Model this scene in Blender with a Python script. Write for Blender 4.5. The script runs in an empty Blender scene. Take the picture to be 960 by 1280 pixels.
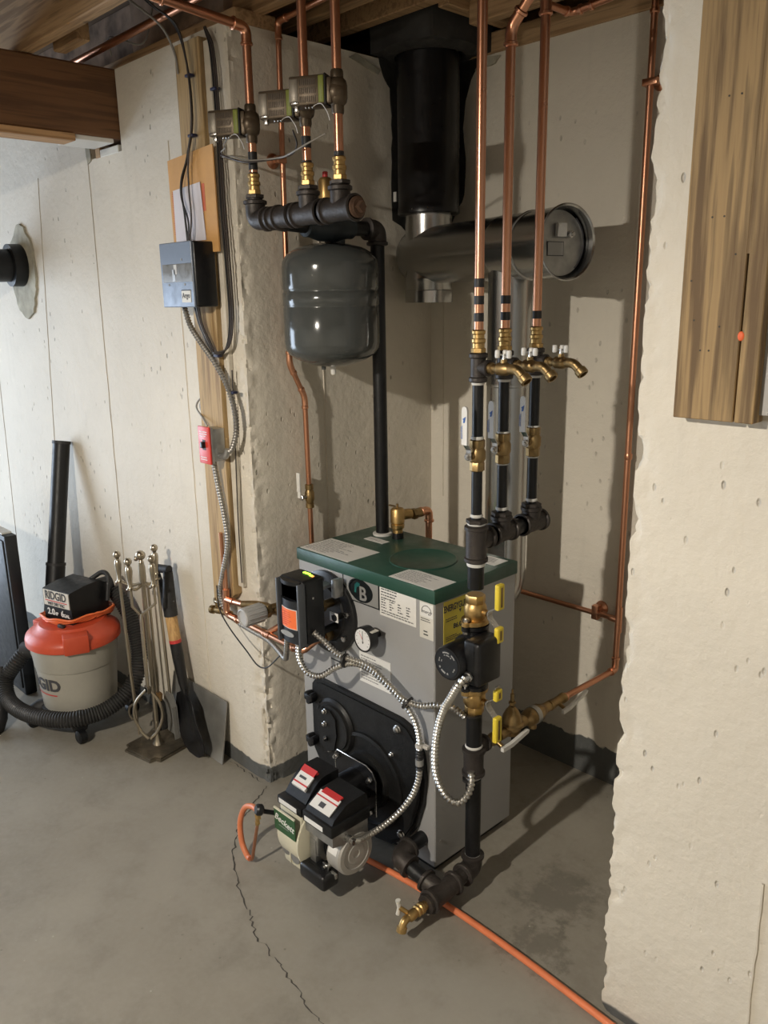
import bpy, bmesh, math, random
from mathutils import Vector, Matrix, noise
random.seed(7)
S = bpy.context.scene
COL = S.collection
PI = math.pi

# ------------------------------------------------------------------ camera
cam_d = bpy.data.cameras.new('camera'); cam = bpy.data.objects.new('camera', cam_d); COL.objects.link(cam)
F_PX = 1023.65
cam_d.sensor_fit = 'VERTICAL'; cam_d.sensor_height = 24.0; cam_d.lens = 24.0*F_PX/1280.0
cam_d.clip_start = 0.05
def cam_axes(pitch, yaw, roll):
    cy, sy, cp, sp = math.cos(yaw), math.sin(yaw), math.cos(pitch), math.sin(pitch)
    fw = Vector((sy*cp, cy*cp, -sp)); rt = Vector((cy, -sy, 0)); up = rt.cross(fw)
    cr, sr = math.cos(roll), math.sin(roll)
    return cr*rt + sr*up, -sr*rt + cr*up, fw
R_, U_, F_ = cam_axes(0.254947703, -0.807476038, -0.0176227939)
cam.matrix_world = Matrix(((R_.x, U_.x, -F_.x, 2.066), (R_.y, U_.y, -F_.y, -1.418), (R_.z, U_.z, -F_.z, 1.6), (0, 0, 0, 1)))
S.camera = cam

# ------------------------------------------------------------------ light
w = bpy.data.worlds.new('world'); S.world = w; w.use_nodes = True
w.node_tree.nodes['Background'].inputs[0].default_value = (.75, .85, 1, 1)
w.node_tree.nodes['Background'].inputs[1].default_value = 0.6
def lamp(name, kind, loc, energy, col, size, rot=(0, 0, 0), sy=None):
    d = bpy.data.lights.new(name, kind); d.energy = energy; d.color = col
    if kind == 'AREA':
        d.shape = 'RECTANGLE'; d.size = size; d.size_y = sy or size
    else: d.shadow_soft_size = size
    o = bpy.data.objects.new(name, d); COL.objects.link(o); o.location = loc; o.rotation_euler = rot
    return o
# daylight entering through the glazed door in the far-left wall: the light fills that opening
lamp('window_left_offscreen', 'AREA', (-3.49, -1.75, .975), 85, (.70, .83, 1.0), 1.9, (0, -PI/2, 0), 1.85)
# the ceiling lamp out in the room that throws the pipe shadows onto the back wall and floor
BULBS = [((.90, -2.55, 2.20), 200)]
for p, e in BULBS: lamp('ceiling_lamp_offscreen', 'POINT', p, e, (1.0, .92, .80), .04)
S.view_settings.view_transform = 'Standard'; S.view_settings.look = 'None'
S.view_settings.gamma = 1; S.view_settings.use_curve_mapping = False
S.view_settings.exposure = 0.35

# ------------------------------------------------------------------ materials
MATS = {}
def nt(name):
    m = bpy.data.materials.new(name); m.use_nodes = True
    t = m.node_tree; b = t.nodes['Principled BSDF']; MATS[name] = m
    return m, t, b
def nd(t, typ, **kw):
    n = t.nodes.new(typ)
    for k, v in kw.items():
        if k in n.inputs: n.inputs[k].default_value = v
        else: setattr(n, k, v)
    return n
def coord(t, sc=(1, 1, 1), rot=(0, 0, 0)):
    c = nd(t, 'ShaderNodeTexCoord'); m = nd(t, 'ShaderNodeMapping')
    m.inputs['Scale'].default_value = sc; m.inputs['Rotation'].default_value = rot
    t.links.new(c.outputs['Object'], m.inputs['Vector']); return m.outputs[0]
def noi(t, vec, scale, detail=4, rough=.55):
    n = nd(t, 'ShaderNodeTexNoise', Scale=scale, Detail=detail, Roughness=rough)
    t.links.new(vec, n.inputs['Vector']); return n.outputs['Fac']
def ramp(t, fac, stops):
    r = nd(t, 'ShaderNodeValToRGB'); e = r.color_ramp.elements
    while len(e) < len(stops): e.new(.5)
    for i, (p, c) in enumerate(stops):
        e[i].position = p; e[i].color = (c, c, c, 1) if isinstance(c, (int, float)) else (*c, 1)
    t.links.new(fac, r.inputs[0]); return r.outputs[0]
def mix(t, fac, a, b, mode='MIX'):
    n = nd(t, 'ShaderNodeMix', data_type='RGBA', blend_type=mode)
    for i, v in ((0, fac), (6, a), (7, b)):
        if hasattr(v, 'is_linked') or isinstance(v, bpy.types.NodeSocket): t.links.new(v, n.inputs[i])
        elif i == 0: n.inputs[0].default_value = v
        else: n.inputs[i].default_value = (*v, 1)
    return n.outputs[2]
def mth(t, op, a, b=None):
    n = nd(t, 'ShaderNodeMath', operation=op)
    for i, v in ((0, a), (1, b)):
        if v is None: continue
        if isinstance(v, bpy.types.NodeSocket): t.links.new(v, n.inputs[i])
        else: n.inputs[i].default_value = v
    return n.outputs[0]
def bump(t, b, h, strength, dist):
    n = nd(t, 'ShaderNodeBump', Strength=strength, Distance=dist)
    t.links.new(h, n.inputs['Height']); t.links.new(n.outputs[0], b.inputs['Normal'])
def mat(name, col, rough=.5, metal=0.0, var=.12, scale=14, bmp=0.0, bscale=90, coat=0, emit=0, spec=.5, sc=(1, 1, 1), rv=.08):
    m, t, b = nt(name); v = coord(t, sc)
    f = noi(t, v, scale)
    c = ramp(t, f, [(.3, tuple(x*(1-var) for x in col)), (.7, tuple(min(1, x*(1+var)) for x in col))])
    t.links.new(c, b.inputs['Base Color'])
    b.inputs['Metallic'].default_value = metal
    r = ramp(t, noi(t, v, scale*2.3), [(.25, max(0, rough-rv)), (.75, min(1, rough+rv))])
    t.links.new(r, b.inputs['Roughness'])
    b.inputs['Specular IOR Level'].default_value = spec
    if coat: b.inputs['Coat Weight'].default_value = coat; b.inputs['Coat Roughness'].default_value = .08
    if bmp: bump(t, b, noi(t, v, bscale, 3), bmp, .002)
    if emit:
        b.inputs['Emission Color'].default_value = (*col, 1); b.inputs['Emission Strength'].default_value = emit
    return m
def wood(name, c1, c2, axis=2, scale=1.0, rough=.7):
    m, t, b = nt(name); s = [22*scale]*3; s[axis] = 1.1*scale
    v = coord(t, tuple(s))
    n1 = noi(t, v, 1.6, 5, .62); s2 = [95*scale]*3; s2[axis] = 3*scale
    n2 = noi(t, coord(t, tuple(s2)), 1.2, 3)
    f = mth(t, 'ADD', mth(t, 'MULTIPLY', n1, .72), mth(t, 'MULTIPLY', n2, .28))
    c = ramp(t, f, [(.40, c2), (.47, c1), (.53, tuple(x*1.12 for x in c1)), (.57, tuple(x*.72 for x in c1)), (.63, c2)])
    kn = nd(t, 'ShaderNodeTexVoronoi', Scale=2.6); t.links.new(coord(t, (1.3, 1.3, 1.3)), kn.inputs['Vector'])
    c = mix(t, ramp(t, kn.outputs['Distance'], [(.035, 1), (.07, 0)]), c, tuple(x*.45 for x in c2))
    t.links.new(c, b.inputs['Base Color']); b.inputs['Roughness'].default_value = rough
    bump(t, b, f, .35, .004)
    return m
def concrete(name, col, band=.06, bwob=.02, pits=1.0, bandcol=(.085, .088, .085)):
    """painted poured concrete: cream paint, air-bubble pits, scuffs, a grey painted strip at the foot"""
    m, t, b = nt(name); v = coord(t)
    big = noi(t, v, 1.7, 5); mid = noi(t, v, 9, 5)
    c = mix(t, ramp(t, big, [(.35, 0), (.65, 1)]), tuple(x*.93 for x in col), tuple(x*1.04 for x in col))
    c = mix(t, mth(t, 'MULTIPLY', ramp(t, mid, [(.54, 0), (.8, 1)]), .25), c, tuple(x*.72 for x in col))
    vo = nd(t, 'ShaderNodeTexVoronoi', Scale=34); t.links.new(coord(t, (1, 1, .5)), vo.inputs['Vector'])
    gate = ramp(t, noi(t, v, 3.1, 3), [(.50, 0), (.60, 1)])
    pit = mth(t, 'MULTIPLY', ramp(t, vo.outputs['Distance'], [(.08, 1), (.15, 0)]), gate)
    vo2 = nd(t, 'ShaderNodeTexVoronoi', Scale=9); t.links.new(coord(t, (1, 1, .8)), vo2.inputs['Vector'])
    pit2 = mth(t, 'MULTIPLY', ramp(t, vo2.outputs['Distance'], [(.018, 1), (.034, 0)]), ramp(t, noi(t, v, 23, 2), [(.5, 0), (.56, 1)]))
    p = mth(t, 'MULTIPLY', mth(t, 'MAXIMUM', pit, pit2), pits)
    c = mix(t, mth(t, 'MULTIPLY', p, .6), c, (.20, .18, .15))
    streak = ramp(t, noi(t, coord(t, (9, 9, .8)), 2.2, 4), [(.6, 0), (.8, 1)])
    c = mix(t, mth(t, 'MULTIPLY', streak, .18), c, tuple(x*.6 for x in col))
    sep = nd(t, 'ShaderNodeSeparateXYZ'); t.links.new(v, sep.inputs[0])
    edge = mth(t, 'ADD', sep.outputs[2], mth(t, 'MULTIPLY', mth(t, 'SUBTRACT', noi(t, v, 11, 4), .5), -bwob*4))
    bf = ramp(t, edge, [(band, 1), (band+.004, 0)])
    c = mix(t, bf, c, mix(t, mid, tuple(x*.75 for x in bandcol), tuple(x*1.5 for x in bandcol)))
    t.links.new(c, b.inputs['Base Color']); b.inputs['Roughness'].default_value = .72
    h = mth(t, 'SUBTRACT', mth(t, 'ADD', mth(t, 'MULTIPLY', noi(t, v, 38, 6, .6), .5), mth(t, 'MULTIPLY', mid, .8)), mth(t, 'MULTIPLY', p, 1.4))
    bump(t, b, h, .75, .008)
    return m
PAINT = (.66, .612, .522)
concrete('wall_paint', PAINT, .055, .010)
concrete('wall_paint_back', PAINT, .125, .022, .35)
concrete('wall_paint_right', PAINT, .022, .006, .6)
concrete('wall_paint_room', PAINT, -1, .0, .3)
def floor_mat():
    m, t, b = nt('floor_concrete'); v = coord(t)
    big = noi(t, v, 1.3, 6, .6); mid = noi(t, v, 7, 6, .65); fine = noi(t, v, 60, 4)
    c = mix(t, ramp(t, big, [(.35, 0), (.66, 1)]), (.225, .206, .168), (.305, .284, .240))
    c = mix(t, mth(t, 'MULTIPLY', ramp(t, mid, [(.50, 0), (.68, 1)]), .35), c, (.135, .120, .095))
    c = mix(t, mth(t, 'MULTIPLY', ramp(t, fine, [(.4, 0), (.75, 1)]), .22), c, (.36, .335, .285))
    # damp stains with their own outline, right of the boiler
    for cx, cy, r, d in ((1.00, .24, .13, .5), (1.06, .05, .09, .45)):
        g = nd(t, 'ShaderNodeVectorMath', operation='DISTANCE'); t.links.new(v, g.inputs[0]); g.inputs[1].default_value = (cx, cy, 0)
        dd = mth(t, 'ADD', g.outputs['Value'], mth(t, 'MULTIPLY', mth(t, 'SUBTRACT', noi(t, v, 17, 6, .7), .5), .42))
        c = mix(t, mth(t, 'MULTIPLY', ramp(t, dd, [(r*.45, 1), (r, 0)]), d), c, (.085, .078, .064))
    sp = nd(t, 'ShaderNodeTexVoronoi', Scale=26); t.links.new(v, sp.inputs['Vector'])
    spot = mth(t, 'MULTIPLY', ramp(t, sp.outputs['Distance'], [(.06, 1), (.11, 0)]), ramp(t, noi(t, v, 4.3, 3), [(.55, 0), (.62, 1)]))
    c = mix(t, mth(t, 'MULTIPLY', spot, .6), c, (.075, .07, .06))
    sp2 = nd(t, 'ShaderNodeTexVoronoi', Scale=18); t.links.new(coord(t, (1, 1.2, 1), (0, 0, .6)), sp2.inputs['Vector'])
    spk = mth(t, 'MULTIPLY', ramp(t, sp2.outputs['Distance'], [(.04, 1), (.07, 0)]), ramp(t, noi(t, v, 5.1, 3), [(.56, 0), (.6, 1)]))
    c = mix(t, mth(t, 'MULTIPLY', spk, .6), c, (.52, .49, .42))
    t.links.new(c, b.inputs['Base Color'])
    t.links.new(ramp(t, mid, [(.3, .36), (.7, .56)]), b.inputs['Roughness'])
    h = mth(t, 'ADD', mth(t, 'MULTIPLY', fine, .35), mth(t, 'MULTIPLY', mid, .65)); bump(t, b, h, .25, .004)
floor_mat()
wood('beam_wood', (.150, .070, .028), (.098, .044, .018), 1, .55, .6)
JW = ((.42, .27, .14), (.27, .16, .078))
wood('joist_wood', *JW, 0, .8)
wood('joist_y', *JW, 1, .8)
wood('strip_wood', (.47, .28, .135), (.33, .18, .08), 1, .8)
wood('board_wood', (.40, .275, .13), (.255, .16, .072), 2, .9)
wood('plank_wood', (.31, .205, .092), (.13, .078, .032), 2, .62)
wood('handle_wood', (.52, .32, .13), (.38, .21, .08), 2, 2)
mat('insulation', (.27, .19, .135), .95, 0, .65, 9, 1, 30)
mat('tar', (.022, .021, .019), .8, 0, .5, 22, 1, 60)
mat('mortar', (.36, .34, .27), .9, 0, .3, 14, 1, 40)
mat('crack_dark', (.055, .05, .042), .95, 0, .3)
mat('seam_paint', (.60, .55, .46), .75, 0, .1, 20, .4)
mat('seam_dark', (.43, .385, .315), .85, 0, .25, 12, .4)
mat('boiler_grey', (.345, .345, .345), .42, .1, .03, 6, .06, 400)
mat('boiler_green', (.018, .066, .046), .40, 0, .06, 9, .15, 300)
mat('cast_black', (.0075, .0075, .0075), .5, 0, .35, 30, .3, 200, spec=.35)
mat('gloss_black', (.006, .006, .007), .34, 0, .2, 20)
mat('plastic_black', (.0065, .007, .008), .42, 0, .2, 20, .1, 300, spec=.35)
mat('black_pipe', (.0075, .0078, .0088), .40, .25, .35, 30, .2, 160)
mat('iron_fitting', (.046, .039, .035), .50, .45, .25, 26, .45, 170)
mat('copper', (.68, .345, .215), .28, 1, .04, 5, rv=.01)
mat('copper_dull', (.58, .285, .175), .34, 1, .08, 5, rv=.02)
mat('brass', (.52, .35, .145), .42, 1, .18, 22, .15, 120)
mat('brass_dull', (.31, .215, .10), .42, 1, .28, 24, .3, 120)
mat('galvanised', (.46, .46, .45), .24, 1, .06, 4, rv=.02)
mat('galv_dull', (.42, .42, .41), .42, .9, .2, 26, .2, 90)
mat('steel', (.60, .59, .57), .28, 1, .1, 30)
mat('conduit_metal', (.60, .585, .55), .36, 1, .12, 60)
mat('conduit_dull', (.36, .345, .32), .46, .85, .15, 60)
mat('pewter', (.42, .37, .29), .30, 1, .06, 12, rv=.02)
mat('pewter_dark', (.20, .175, .135), .45, .9, .3, 30, .4, 100)
mat('tank_grey', (.064, .069, .067), .13, 0, .03, 5, rv=.01)
mat('scoop_blue', (.018, .026, .032), .45, .2, .3, 20, .3)
mat('label_white', (.72, .71, .68), .45, 0, .03)
mat('label_cream', (.62, .60, .54), .5, 0, .05)
mat('label_grey', (.52, .51, .48), .5, 0, .10, 30)
mat('label_silver', (.34, .34, .33), .35, .3, .04)
mat('print_dark', (.05, .05, .055), .6, 0, .1)
mat('print_grey', (.26, .26, .26), .6, 0, .1)
mat('label_yellow', (.72, .60, .07), .5, 0, .05)
mat('grip_yellow', (.78, .60, .05), .38, 0, .08)
mat('label_red', (.52, .035, .035), .45, 0, .05)
mat('label_orange', (.86, .17, .045), .4, 0, .06)
mat('label_green', (.025, .085, .03), .4, 0, .08)
mat('tag_green', (.19, .22, .035), .5, 0, .15)
mat('valve_tan', (.10, .074, .048), .42, .55, .25, 24, .2)
mat('valve_vent', (.055, .04, .027), .55, .3, .25, 40)
mat('valve_end', (.22, .195, .16), .45, .5, .15, 30)
mat('logo_black', (.006, .008, .009), .35, 0, .1)
mat('logo_teal', (.012, .10, .10), .35, 0, .1)
mat('white_plastic', (.70, .69, .66), .4, 0, .05)
mat('grey_plastic', (.40, .395, .385), .5, 0, .06)
mat('blue_print', (.03, .12, .42), .5, 0, .1)
mat('cream_paint', (.60, .57, .44), .42, 0, .06, 12, .1, 60)
mat('red_plate', (.60, .045, .03), .38, 0, .06)
mat('vac_orange', (.50, .066, .026), .42, 0, .08, 9)
mat('cord_orange', (.78, .17, .05), .45, 0, .06)
mat('vac_grey', (.335, .32, .275), .45, 0, .08, 6)
mat('rubber', (.016, .016, .017), .6, 0, .25, 30, .2)
mat('hose_black', (.017, .0165, .016), .55, 0, .3, 30)
mat('panel_black', (.009, .011, .014), .45, 0, .25, 10)
mat('kraft', (.60, .33, .115), .65, 0, .10, 12, .2, 40)
mat('paper', (.66, .63, .67), .6, 0, .04)
mat('kraft_red', (.55, .13, .06), .6, 0, .2)
mat('face_blue', (.145, .175, .225), .38, .2, .06, 20)
mat('face_window', (.16, .15, .13), .2, .2, .15, 20)
mat('sheet_metal', (.30, .295, .275), .42, .55, .22, 9, .2, 30)
mat('cable_black', (.012, .011, .011), .5, 0, .2)
mat('cable_brown', (.035, .025, .02), .5, 0, .2)
mat('cable_grey', (.26, .245, .22), .5, 0, .1)
mat('wire_white', (.55, .53, .50), .5, 0, .1)
mat('tie_blue', (.02, .022, .06), .5)
mat('oil_orange', (.72, .205, .085), .38, 0, .12, 18)
mat('hose_orange', (.62, .19, .08), .45, 0, .12, 18)
mat('red_plastic', (.42, .02, .02), .4, 0, .1)
mat('plank_mark', (.72, .12, .03), .6, 0, .3)
mat('sealant', (.58, .57, .54), .6, 0, .08, 60)
mat('led_green', (.35, 1.0, .05), .4, 0, .02, emit=3.0)
mat('led_orange', (1.0, .35, .08), .4, 0, .02, emit=1.6)
mat('dial_white', (.75, .75, .76), .35, 0, .02)
mat('needle_red', (.6, .05, .04), .5, 0, .02)
mat('motor_alu', (.50, .485, .455), .5, .5, .06, 12)
mat('face_edge', (.06, .066, .075), .45, 0, .1)
mat('rust_iron', (.13, .075, .048), .6, .4, .3, 30, .4, 150)
mat('brush_hair', (.02, .018, .016), .9, 0, .4, 80, 1, 200)
mat('ceiling_board', (.15, .10, .06), .85, 0, .3, 6, .3)
mat('chimney_dark', (.036, .035, .033), .72, .1, .35, 12, .5, 60)

# ------------------------------------------------------------------ mesh helpers
def V(*a): return Vector(a)
def frame(d):
    d = Vector(d).normalized(); a = V(0, 0, 1) if abs(d.z) < .9 else V(1, 0, 0)
    u = a.cross(d).normalized(); return u, d.cross(u), d
class MB:
    def __init__(s): s.v = []; s.f = []
    def add(s, vs, fs):
        o = len(s.v); s.v += [Vector(x) for x in vs]; s.f += [[i+o for i in q] for q in fs]; return s
    def merge(s, o): return s.add(o.v, o.f)
    def xf(s, m): s.v = [m @ x for x in s.v]; return s
    def box(s, x0, x1, y0, y1, z0, z1, b=0.0, seg=2, m=None):
        bm = bmesh.new(); bmesh.ops.create_cube(bm, size=1)
        for q in bm.verts: q.co = V((x0+x1)/2+q.co.x*(x1-x0), (y0+y1)/2+q.co.y*(y1-y0), (z0+z1)/2+q.co.z*(z1-z0))
        if b: bmesh.ops.bevel(bm, geom=bm.edges[:], offset=b, segments=seg, affect='EDGES', profile=.5)
        bm.verts.index_update(); vs = [(m @ q.co) if m else q.co.copy() for q in bm.verts]
        s.add(vs, [[q.index for q in p.verts] for p in bm.faces]); bm.free(); return s
    def tube(s, pts, r, n=14, cap=True, flat=None):
        P = [Vector(p) for p in pts]; L = len(P)
        R = r if isinstance(r, (list, tuple)) else [r]*L
        T = []
        for i in range(L):
            t = (P[min(i+1, L-1)]-P[max(i-1, 0)])
            T.append(t.normalized() if t.length > 1e-9 else (T[-1] if T else V(0, 0, 1)))
        u, v, _ = frame(T[0]); vs = []
        for i in range(L):
            if i:
                ax = T[i-1].cross(T[i])
                if ax.length > 1e-7:
                    q = Matrix.Rotation(T[i-1].angle(T[i]), 3, ax.normalized()); u = q @ u; v = q @ v
            for k in range(n):
                a = 2*PI*k/n; vs.append(P[i]+(u*math.cos(a)+v*math.sin(a)*(flat or 1))*R[i])
        fs = [[i*n+k, i*n+(k+1) % n, (i+1)*n+(k+1) % n, (i+1)*n+k] for i in range(L-1) for k in range(n)]
        if cap: fs += [list(range(n))[::-1], [(L-1)*n+k for k in range(n)]]
        return s.add(vs, fs)
    def lathe(s, prof, o=(0, 0, 0), ax=(0, 0, 1), n=24):
        u, v, d = frame(ax); o = Vector(o); vs = []; idx = []
        for r, h in prof:
            if r < 1e-6: idx.append([len(vs)]); vs.append(o+d*h)
            else:
                idx.append(list(range(len(vs), len(vs)+n)))
                vs += [o+d*h+(u*math.cos(2*PI*k/n)+v*math.sin(2*PI*k/n))*r for k in range(n)]
        fs = []
        for a, b in zip(idx, idx[1:]):
            if len(a) == 1 and len(b) == 1: continue
            for k in range(n):
                j = (k+1) % n
                if len(a) == 1: fs.append([a[0], b[j], b[k]])
                elif len(b) == 1: fs.append([a[k], a[j], b[0]])
                else: fs.append([a[k], a[j], b[j], b[k]])
        if len(idx[0]) > 1: fs.append(idx[0][::-1])
        if len(idx[-1]) > 1: fs.append(idx[-1])
        return s.add(vs, fs)
    def cyl(s, a, b, r, n=20, r2=None):
        a = Vector(a); b = Vector(b); return s.lathe([(r, 0), (r if r2 is None else r2, (b-a).length)], a, b-a, n)
    def ball(s, c, r, n=16, sc=(1, 1, 1)):
        k = n//2; o = MB().lathe([(math.sin(PI*i/k)*r if 0 < i < k else 0, -math.cos(PI*i/k)*r) for i in range(k+1)], (0, 0, 0), (0, 0, 1), n)
        return s.add([V(q.x*sc[0]+c[0], q.y*sc[1]+c[1], q.z*sc[2]+c[2]) for q in o.v], o.f)
    def prism(s, poly, o, u, v, d):
        """2-D outline in axes u,v at o, extruded by vector d"""
        o, u, v, d = map(Vector, (o, u, v, d)); n = len(poly)
        a = [o+u*x+v*y for x, y in poly]; vs = a+[q+d for q in a]
        fs = [[i, (i+1) % n, n+(i+1) % n, n+i] for i in range(n)]+[list(range(n))[::-1], list(range(n, 2*n))]
        return s.add(vs, fs)
def mesh_obj(name, mb, m, origin=(0, 0, 0), ang=35):
    me = bpy.data.meshes.new(name); o_ = Vector(origin)
    me.from_pydata([tuple(q-o_) for q in mb.v], [], mb.f)
    bm = bmesh.new(); bm.from_mesh(me); bmesh.ops.recalc_face_normals(bm, faces=bm.faces); bm.to_mesh(me); bm.free()
    for p in me.polygons: p.use_smooth = True
    me.set_sharp_from_angle(angle=math.radians(ang)); me.materials.append(MATS[m])
    o = bpy.data.objects.new(name, me); COL.objects.link(o); return o
ORG = {}
def thing(name, label, cat, loc=(0, 0, 0), group=None):
    o = bpy.data.objects.new(name, None); COL.objects.link(o); o.location = loc; o.empty_display_size = .05
    o['label'] = label; o['category'] = cat
    if group: o['group'] = group
    ORG[o.name] = Vector(loc); return o
def part(name, mb, m, parent, label=None, ang=35):
    org = ORG[parent.name]; o = mesh_obj(name, mb, m, org, ang); o.parent = parent; ORG[o.name] = org
    if label: o['label'] = label
    return o
def solo(name, mb, m, label, cat, group=None, ang=35):
    xs = [q.x for q in mb.v]; ys = [q.y for q in mb.v]; zs = [q.z for q in mb.v]
    org = V((min(xs)+max(xs))/2, (min(ys)+max(ys))/2, min(zs))
    o = mesh_obj(name, mb, m, org, ang); o.location = org; ORG[o.name] = org
    o['label'] = label; o['category'] = cat
    if group: o['group'] = group
    return o
def struct(name, mb, m, ang=35):
    o = mesh_obj(name, mb, m, (0, 0, 0), ang); o['kind'] = 'structure'; ORG[o.name] = V(0, 0, 0); return o
def dup(root, loc, label, group=None):
    r = root.copy(); COL.objects.link(r); r.location = loc; r['label'] = label; ORG[r.name] = Vector(loc)
    if group: r['group'] = group
    for c in list(root.children):
        d = c.copy(); COL.objects.link(d); d.parent = r
        for g in list(c.children):
            h = g.copy(); COL.objects.link(h); h.parent = d
    return r
def fillet(pts, rad, seg=6):
    P = [Vector(p) for p in pts]; out = [P[0]]
    for i in range(1, len(P)-1):
        a, b, c = P[i-1], P[i], P[i+1]; d1 = (a-b); d2 = (c-b)
        k = min(rad, d1.length*.48, d2.length*.48); p = b+d1.normalized()*k; q = b+d2.normalized()*k
        for j in range(seg+1):
            t = j/seg; out.append(p*(1-t)**2+b*2*t*(1-t)+q*t*t)
    return out+[P[-1]]
def spline(pts, seg=8):
    P = [Vector(p) for p in pts]; P = [P[0]*2-P[1]]+P+[P[-1]*2-P[-2]]; out = []
    for i in range(1, len(P)-2):
        a, b, c, d = P[i-1:i+3]
        for j in range(seg):
            t = j/seg
            out.append(.5*((2*b)+(c-a)*t+(2*a-5*b+4*c-d)*t*t+(3*b-a-3*c+d)*t**3))
    return out+[P[-2]]
def resample(pts, step):
    out = [pts[0]]; acc = 0
    for a, b in zip(pts, pts[1:]):
        L = (b-a).length
        if L < 1e-9: continue
        t = step-acc
        while t <= L: out.append(a+(b-a)*(t/L)); t += step
        acc = L-(t-step)
    return out
def corrugated(path, r, pitch=.006, amp=.0012, n=10):
    P = resample(path, pitch/4); R = [r+amp*(1, .35, -1, .35)[i % 4] for i in range(len(P))]
    return MB().tube(P, R, n)
def textmesh(txt, size, o, u, v, depth=.0006, align='CENTER', bold=0.0, shear=0.0, sx=1.0):
    c = bpy.data.curves.new('t', 'FONT'); c.body = txt; c.size = size; c.align_x = align; c.align_y = 'CENTER'
    c.offset = bold; c.shear = shear; c.resolution_u = 3
    ob = bpy.data.objects.new('t', c); COL.objects.link(ob)
    dg = bpy.context.evaluated_depsgraph_get(); me = bpy.data.meshes.new_from_object(ob.evaluated_get(dg))
    o, u, v = Vector(o), Vector(u).normalized(), Vector(v).normalized(); n = u.cross(v)*depth
    mb = MB(); k = len(me.vertices)
    base = [o+u*q.co.x*sx+v*q.co.y for q in me.vertices]
    edge = {}
    for p in me.polygons:
        vs = list(p.vertices)
        for a, b in zip(vs, vs[1:]+vs[:1]): edge[(a, b)] = 1
    fs = [[i+k for i in p.vertices] for p in me.polygons]
    fs += [[a, b, b+k, a+k] for (a, b) in edge if (b, a) not in edge]
    mb.add(base+[q+n for q in base], fs)
    bpy.data.objects.remove(ob); bpy.data.curves.remove(c); bpy.data.meshes.remove(me); return mb
def printlines(o, u, v, W, H, rows, depth=.0005, seed=1, fill=.75, hh=.38, cols=1):
    """rows of tiny unreadable print as small raised bars"""
    rn = random.Random(seed); o, u, v = Vector(o), Vector(u).normalized(), Vector(v).normalized(); n = u.cross(v)*depth; mb = MB()
    for r in range(rows):
        y = H*(1-(r+.5)/rows); h = H/rows*hh
        for c in range(cols):
            x = W*c/cols; end = W*c/cols+W/cols*(fill+rn.uniform(-.3, .12))
            while x < end:
                l = min(rn.uniform(.03, .11)*W, end-x); 
                mb.prism([(x, y-h/2), (x+l, y-h/2), (x+l, y+h/2), (x, y+h/2)], o, u, v, n); x += l+W*.018
    return mb
def quad(o, u, v, W, H, d):
    return MB().prism([(0, 0), (W, 0), (W, H), (0, H)], o, Vector(u), Vector(v), Vector(u).cross(Vector(v))*d)
X, Y, Z = V(1, 0, 0), V(0, 1, 0), V(0, 0, 1)
def ring(mb, c, ax, r, h, n=24, b=.15):
    """a rimmed collar centred at c along ax"""
    return mb.lathe([(r*(1-b), -h/2), (r, -h/2+h*.2), (r, h/2-h*.2), (r*(1-b), h/2)], c, ax, n)
def fit_tube(pts, r, rim, n=20, rad=None):
    """malleable-iron style fitting: fat tube along pts with a raised rim at both ends"""
    P = fillet(pts, rad, 7) if rad else [Vector(p) for p in pts]
    mb = MB().tube(P, r, n)
    for a, b in ((P[0], P[1]), (P[-1], P[-2])):
        d = (b-a).normalized(); ring(mb, a+d*.005, d, rim, .012, n)
    return mb
def hexnut(c, ax, r, h):
    return MB().lathe([(r*.9, -h/2), (r, -h/2+h*.12), (r, h/2-h*.12), (r*.9, h/2)], c, ax, 6)

# ------------------------------------------------------------------ the setting
def sweep(loop, z0, z1, dz, jit=None):
    """closed plan outline swept upward; jit(x,y,z) moves a vertex"""
    n = len(loop); rows = max(1, round((z1-z0)/dz)); mb = MB(); vs = []
    for r in range(rows+1):
        z = z0+(z1-z0)*r/rows
        for x, y in loop:
            p = V(x, y, z); vs.append(p+jit(p) if jit else p)
    fs = [[r*n+k, r*n+(k+1) % n, (r+1)*n+(k+1) % n, (r+1)*n+k] for r in range(rows) for k in range(n)]
    fs += [list(range(n))[::-1], [rows*n+k for k in range(n)]]
    return mb.add(vs, fs)
TOP = 2.335
near = [.004, .009, .015, .022, .03, .04, .055, .075]
def jit_l(p):
    d = max(abs(p.x), abs(p.y))
    if p.y > .2 or p.x < -.2 or d > .08: return V(0, 0, 0)
    k = max(0, 1-d/.06); n = noise.noise(p*38)+.55*noise.noise(p*95); m = noise.noise(p*13+V(5, 0, 0))
    lo = 1+1.1*max(0, 1-p.z/.9)
    a = k*lo*(.004+.0105*max(-.15, n)+.007*max(0, m))
    return V(-a, a, noise.noise(p*60)*.004*k)
def jit_r(p):
    d = max(abs(p.x-1.285), abs(p.y))
    if p.y > .2 or p.x > 1.6 or d > .09: return V(0, 0, 0)
    k = max(0, 1-d/.06); n = noise.noise(p*33+V(3, 1, 0))+.6*noise.noise(p*85); m = noise.noise(p*9+V(0, 4, 0))
    a = k*(.010*max(-.35, n)+.009*m)
    return V(a, max(a, 0)*.8, noise.noise(p*60)*.004*k)
cornL = [(-x, 0) for x in reversed(near)]+[(0, 0)]+[(0, y) for y in near]
loopL = [(-3.5, 0), (-1.5, 0), (-.7, 0), (-.3, 0)]+cornL+[(0, .2), (0, .5), (0, 1.1), (-3.5, 1.1)]
wl = sweep(loopL, 0, 2.09, .012, jit_l)
wl.merge(sweep([(-.645, 0), (-.3, 0)]+cornL+[(0, .2), (0, .5), (0, 1.1), (-.645, 1.1)], 2.09, TOP, .012, jit_l))
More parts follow.
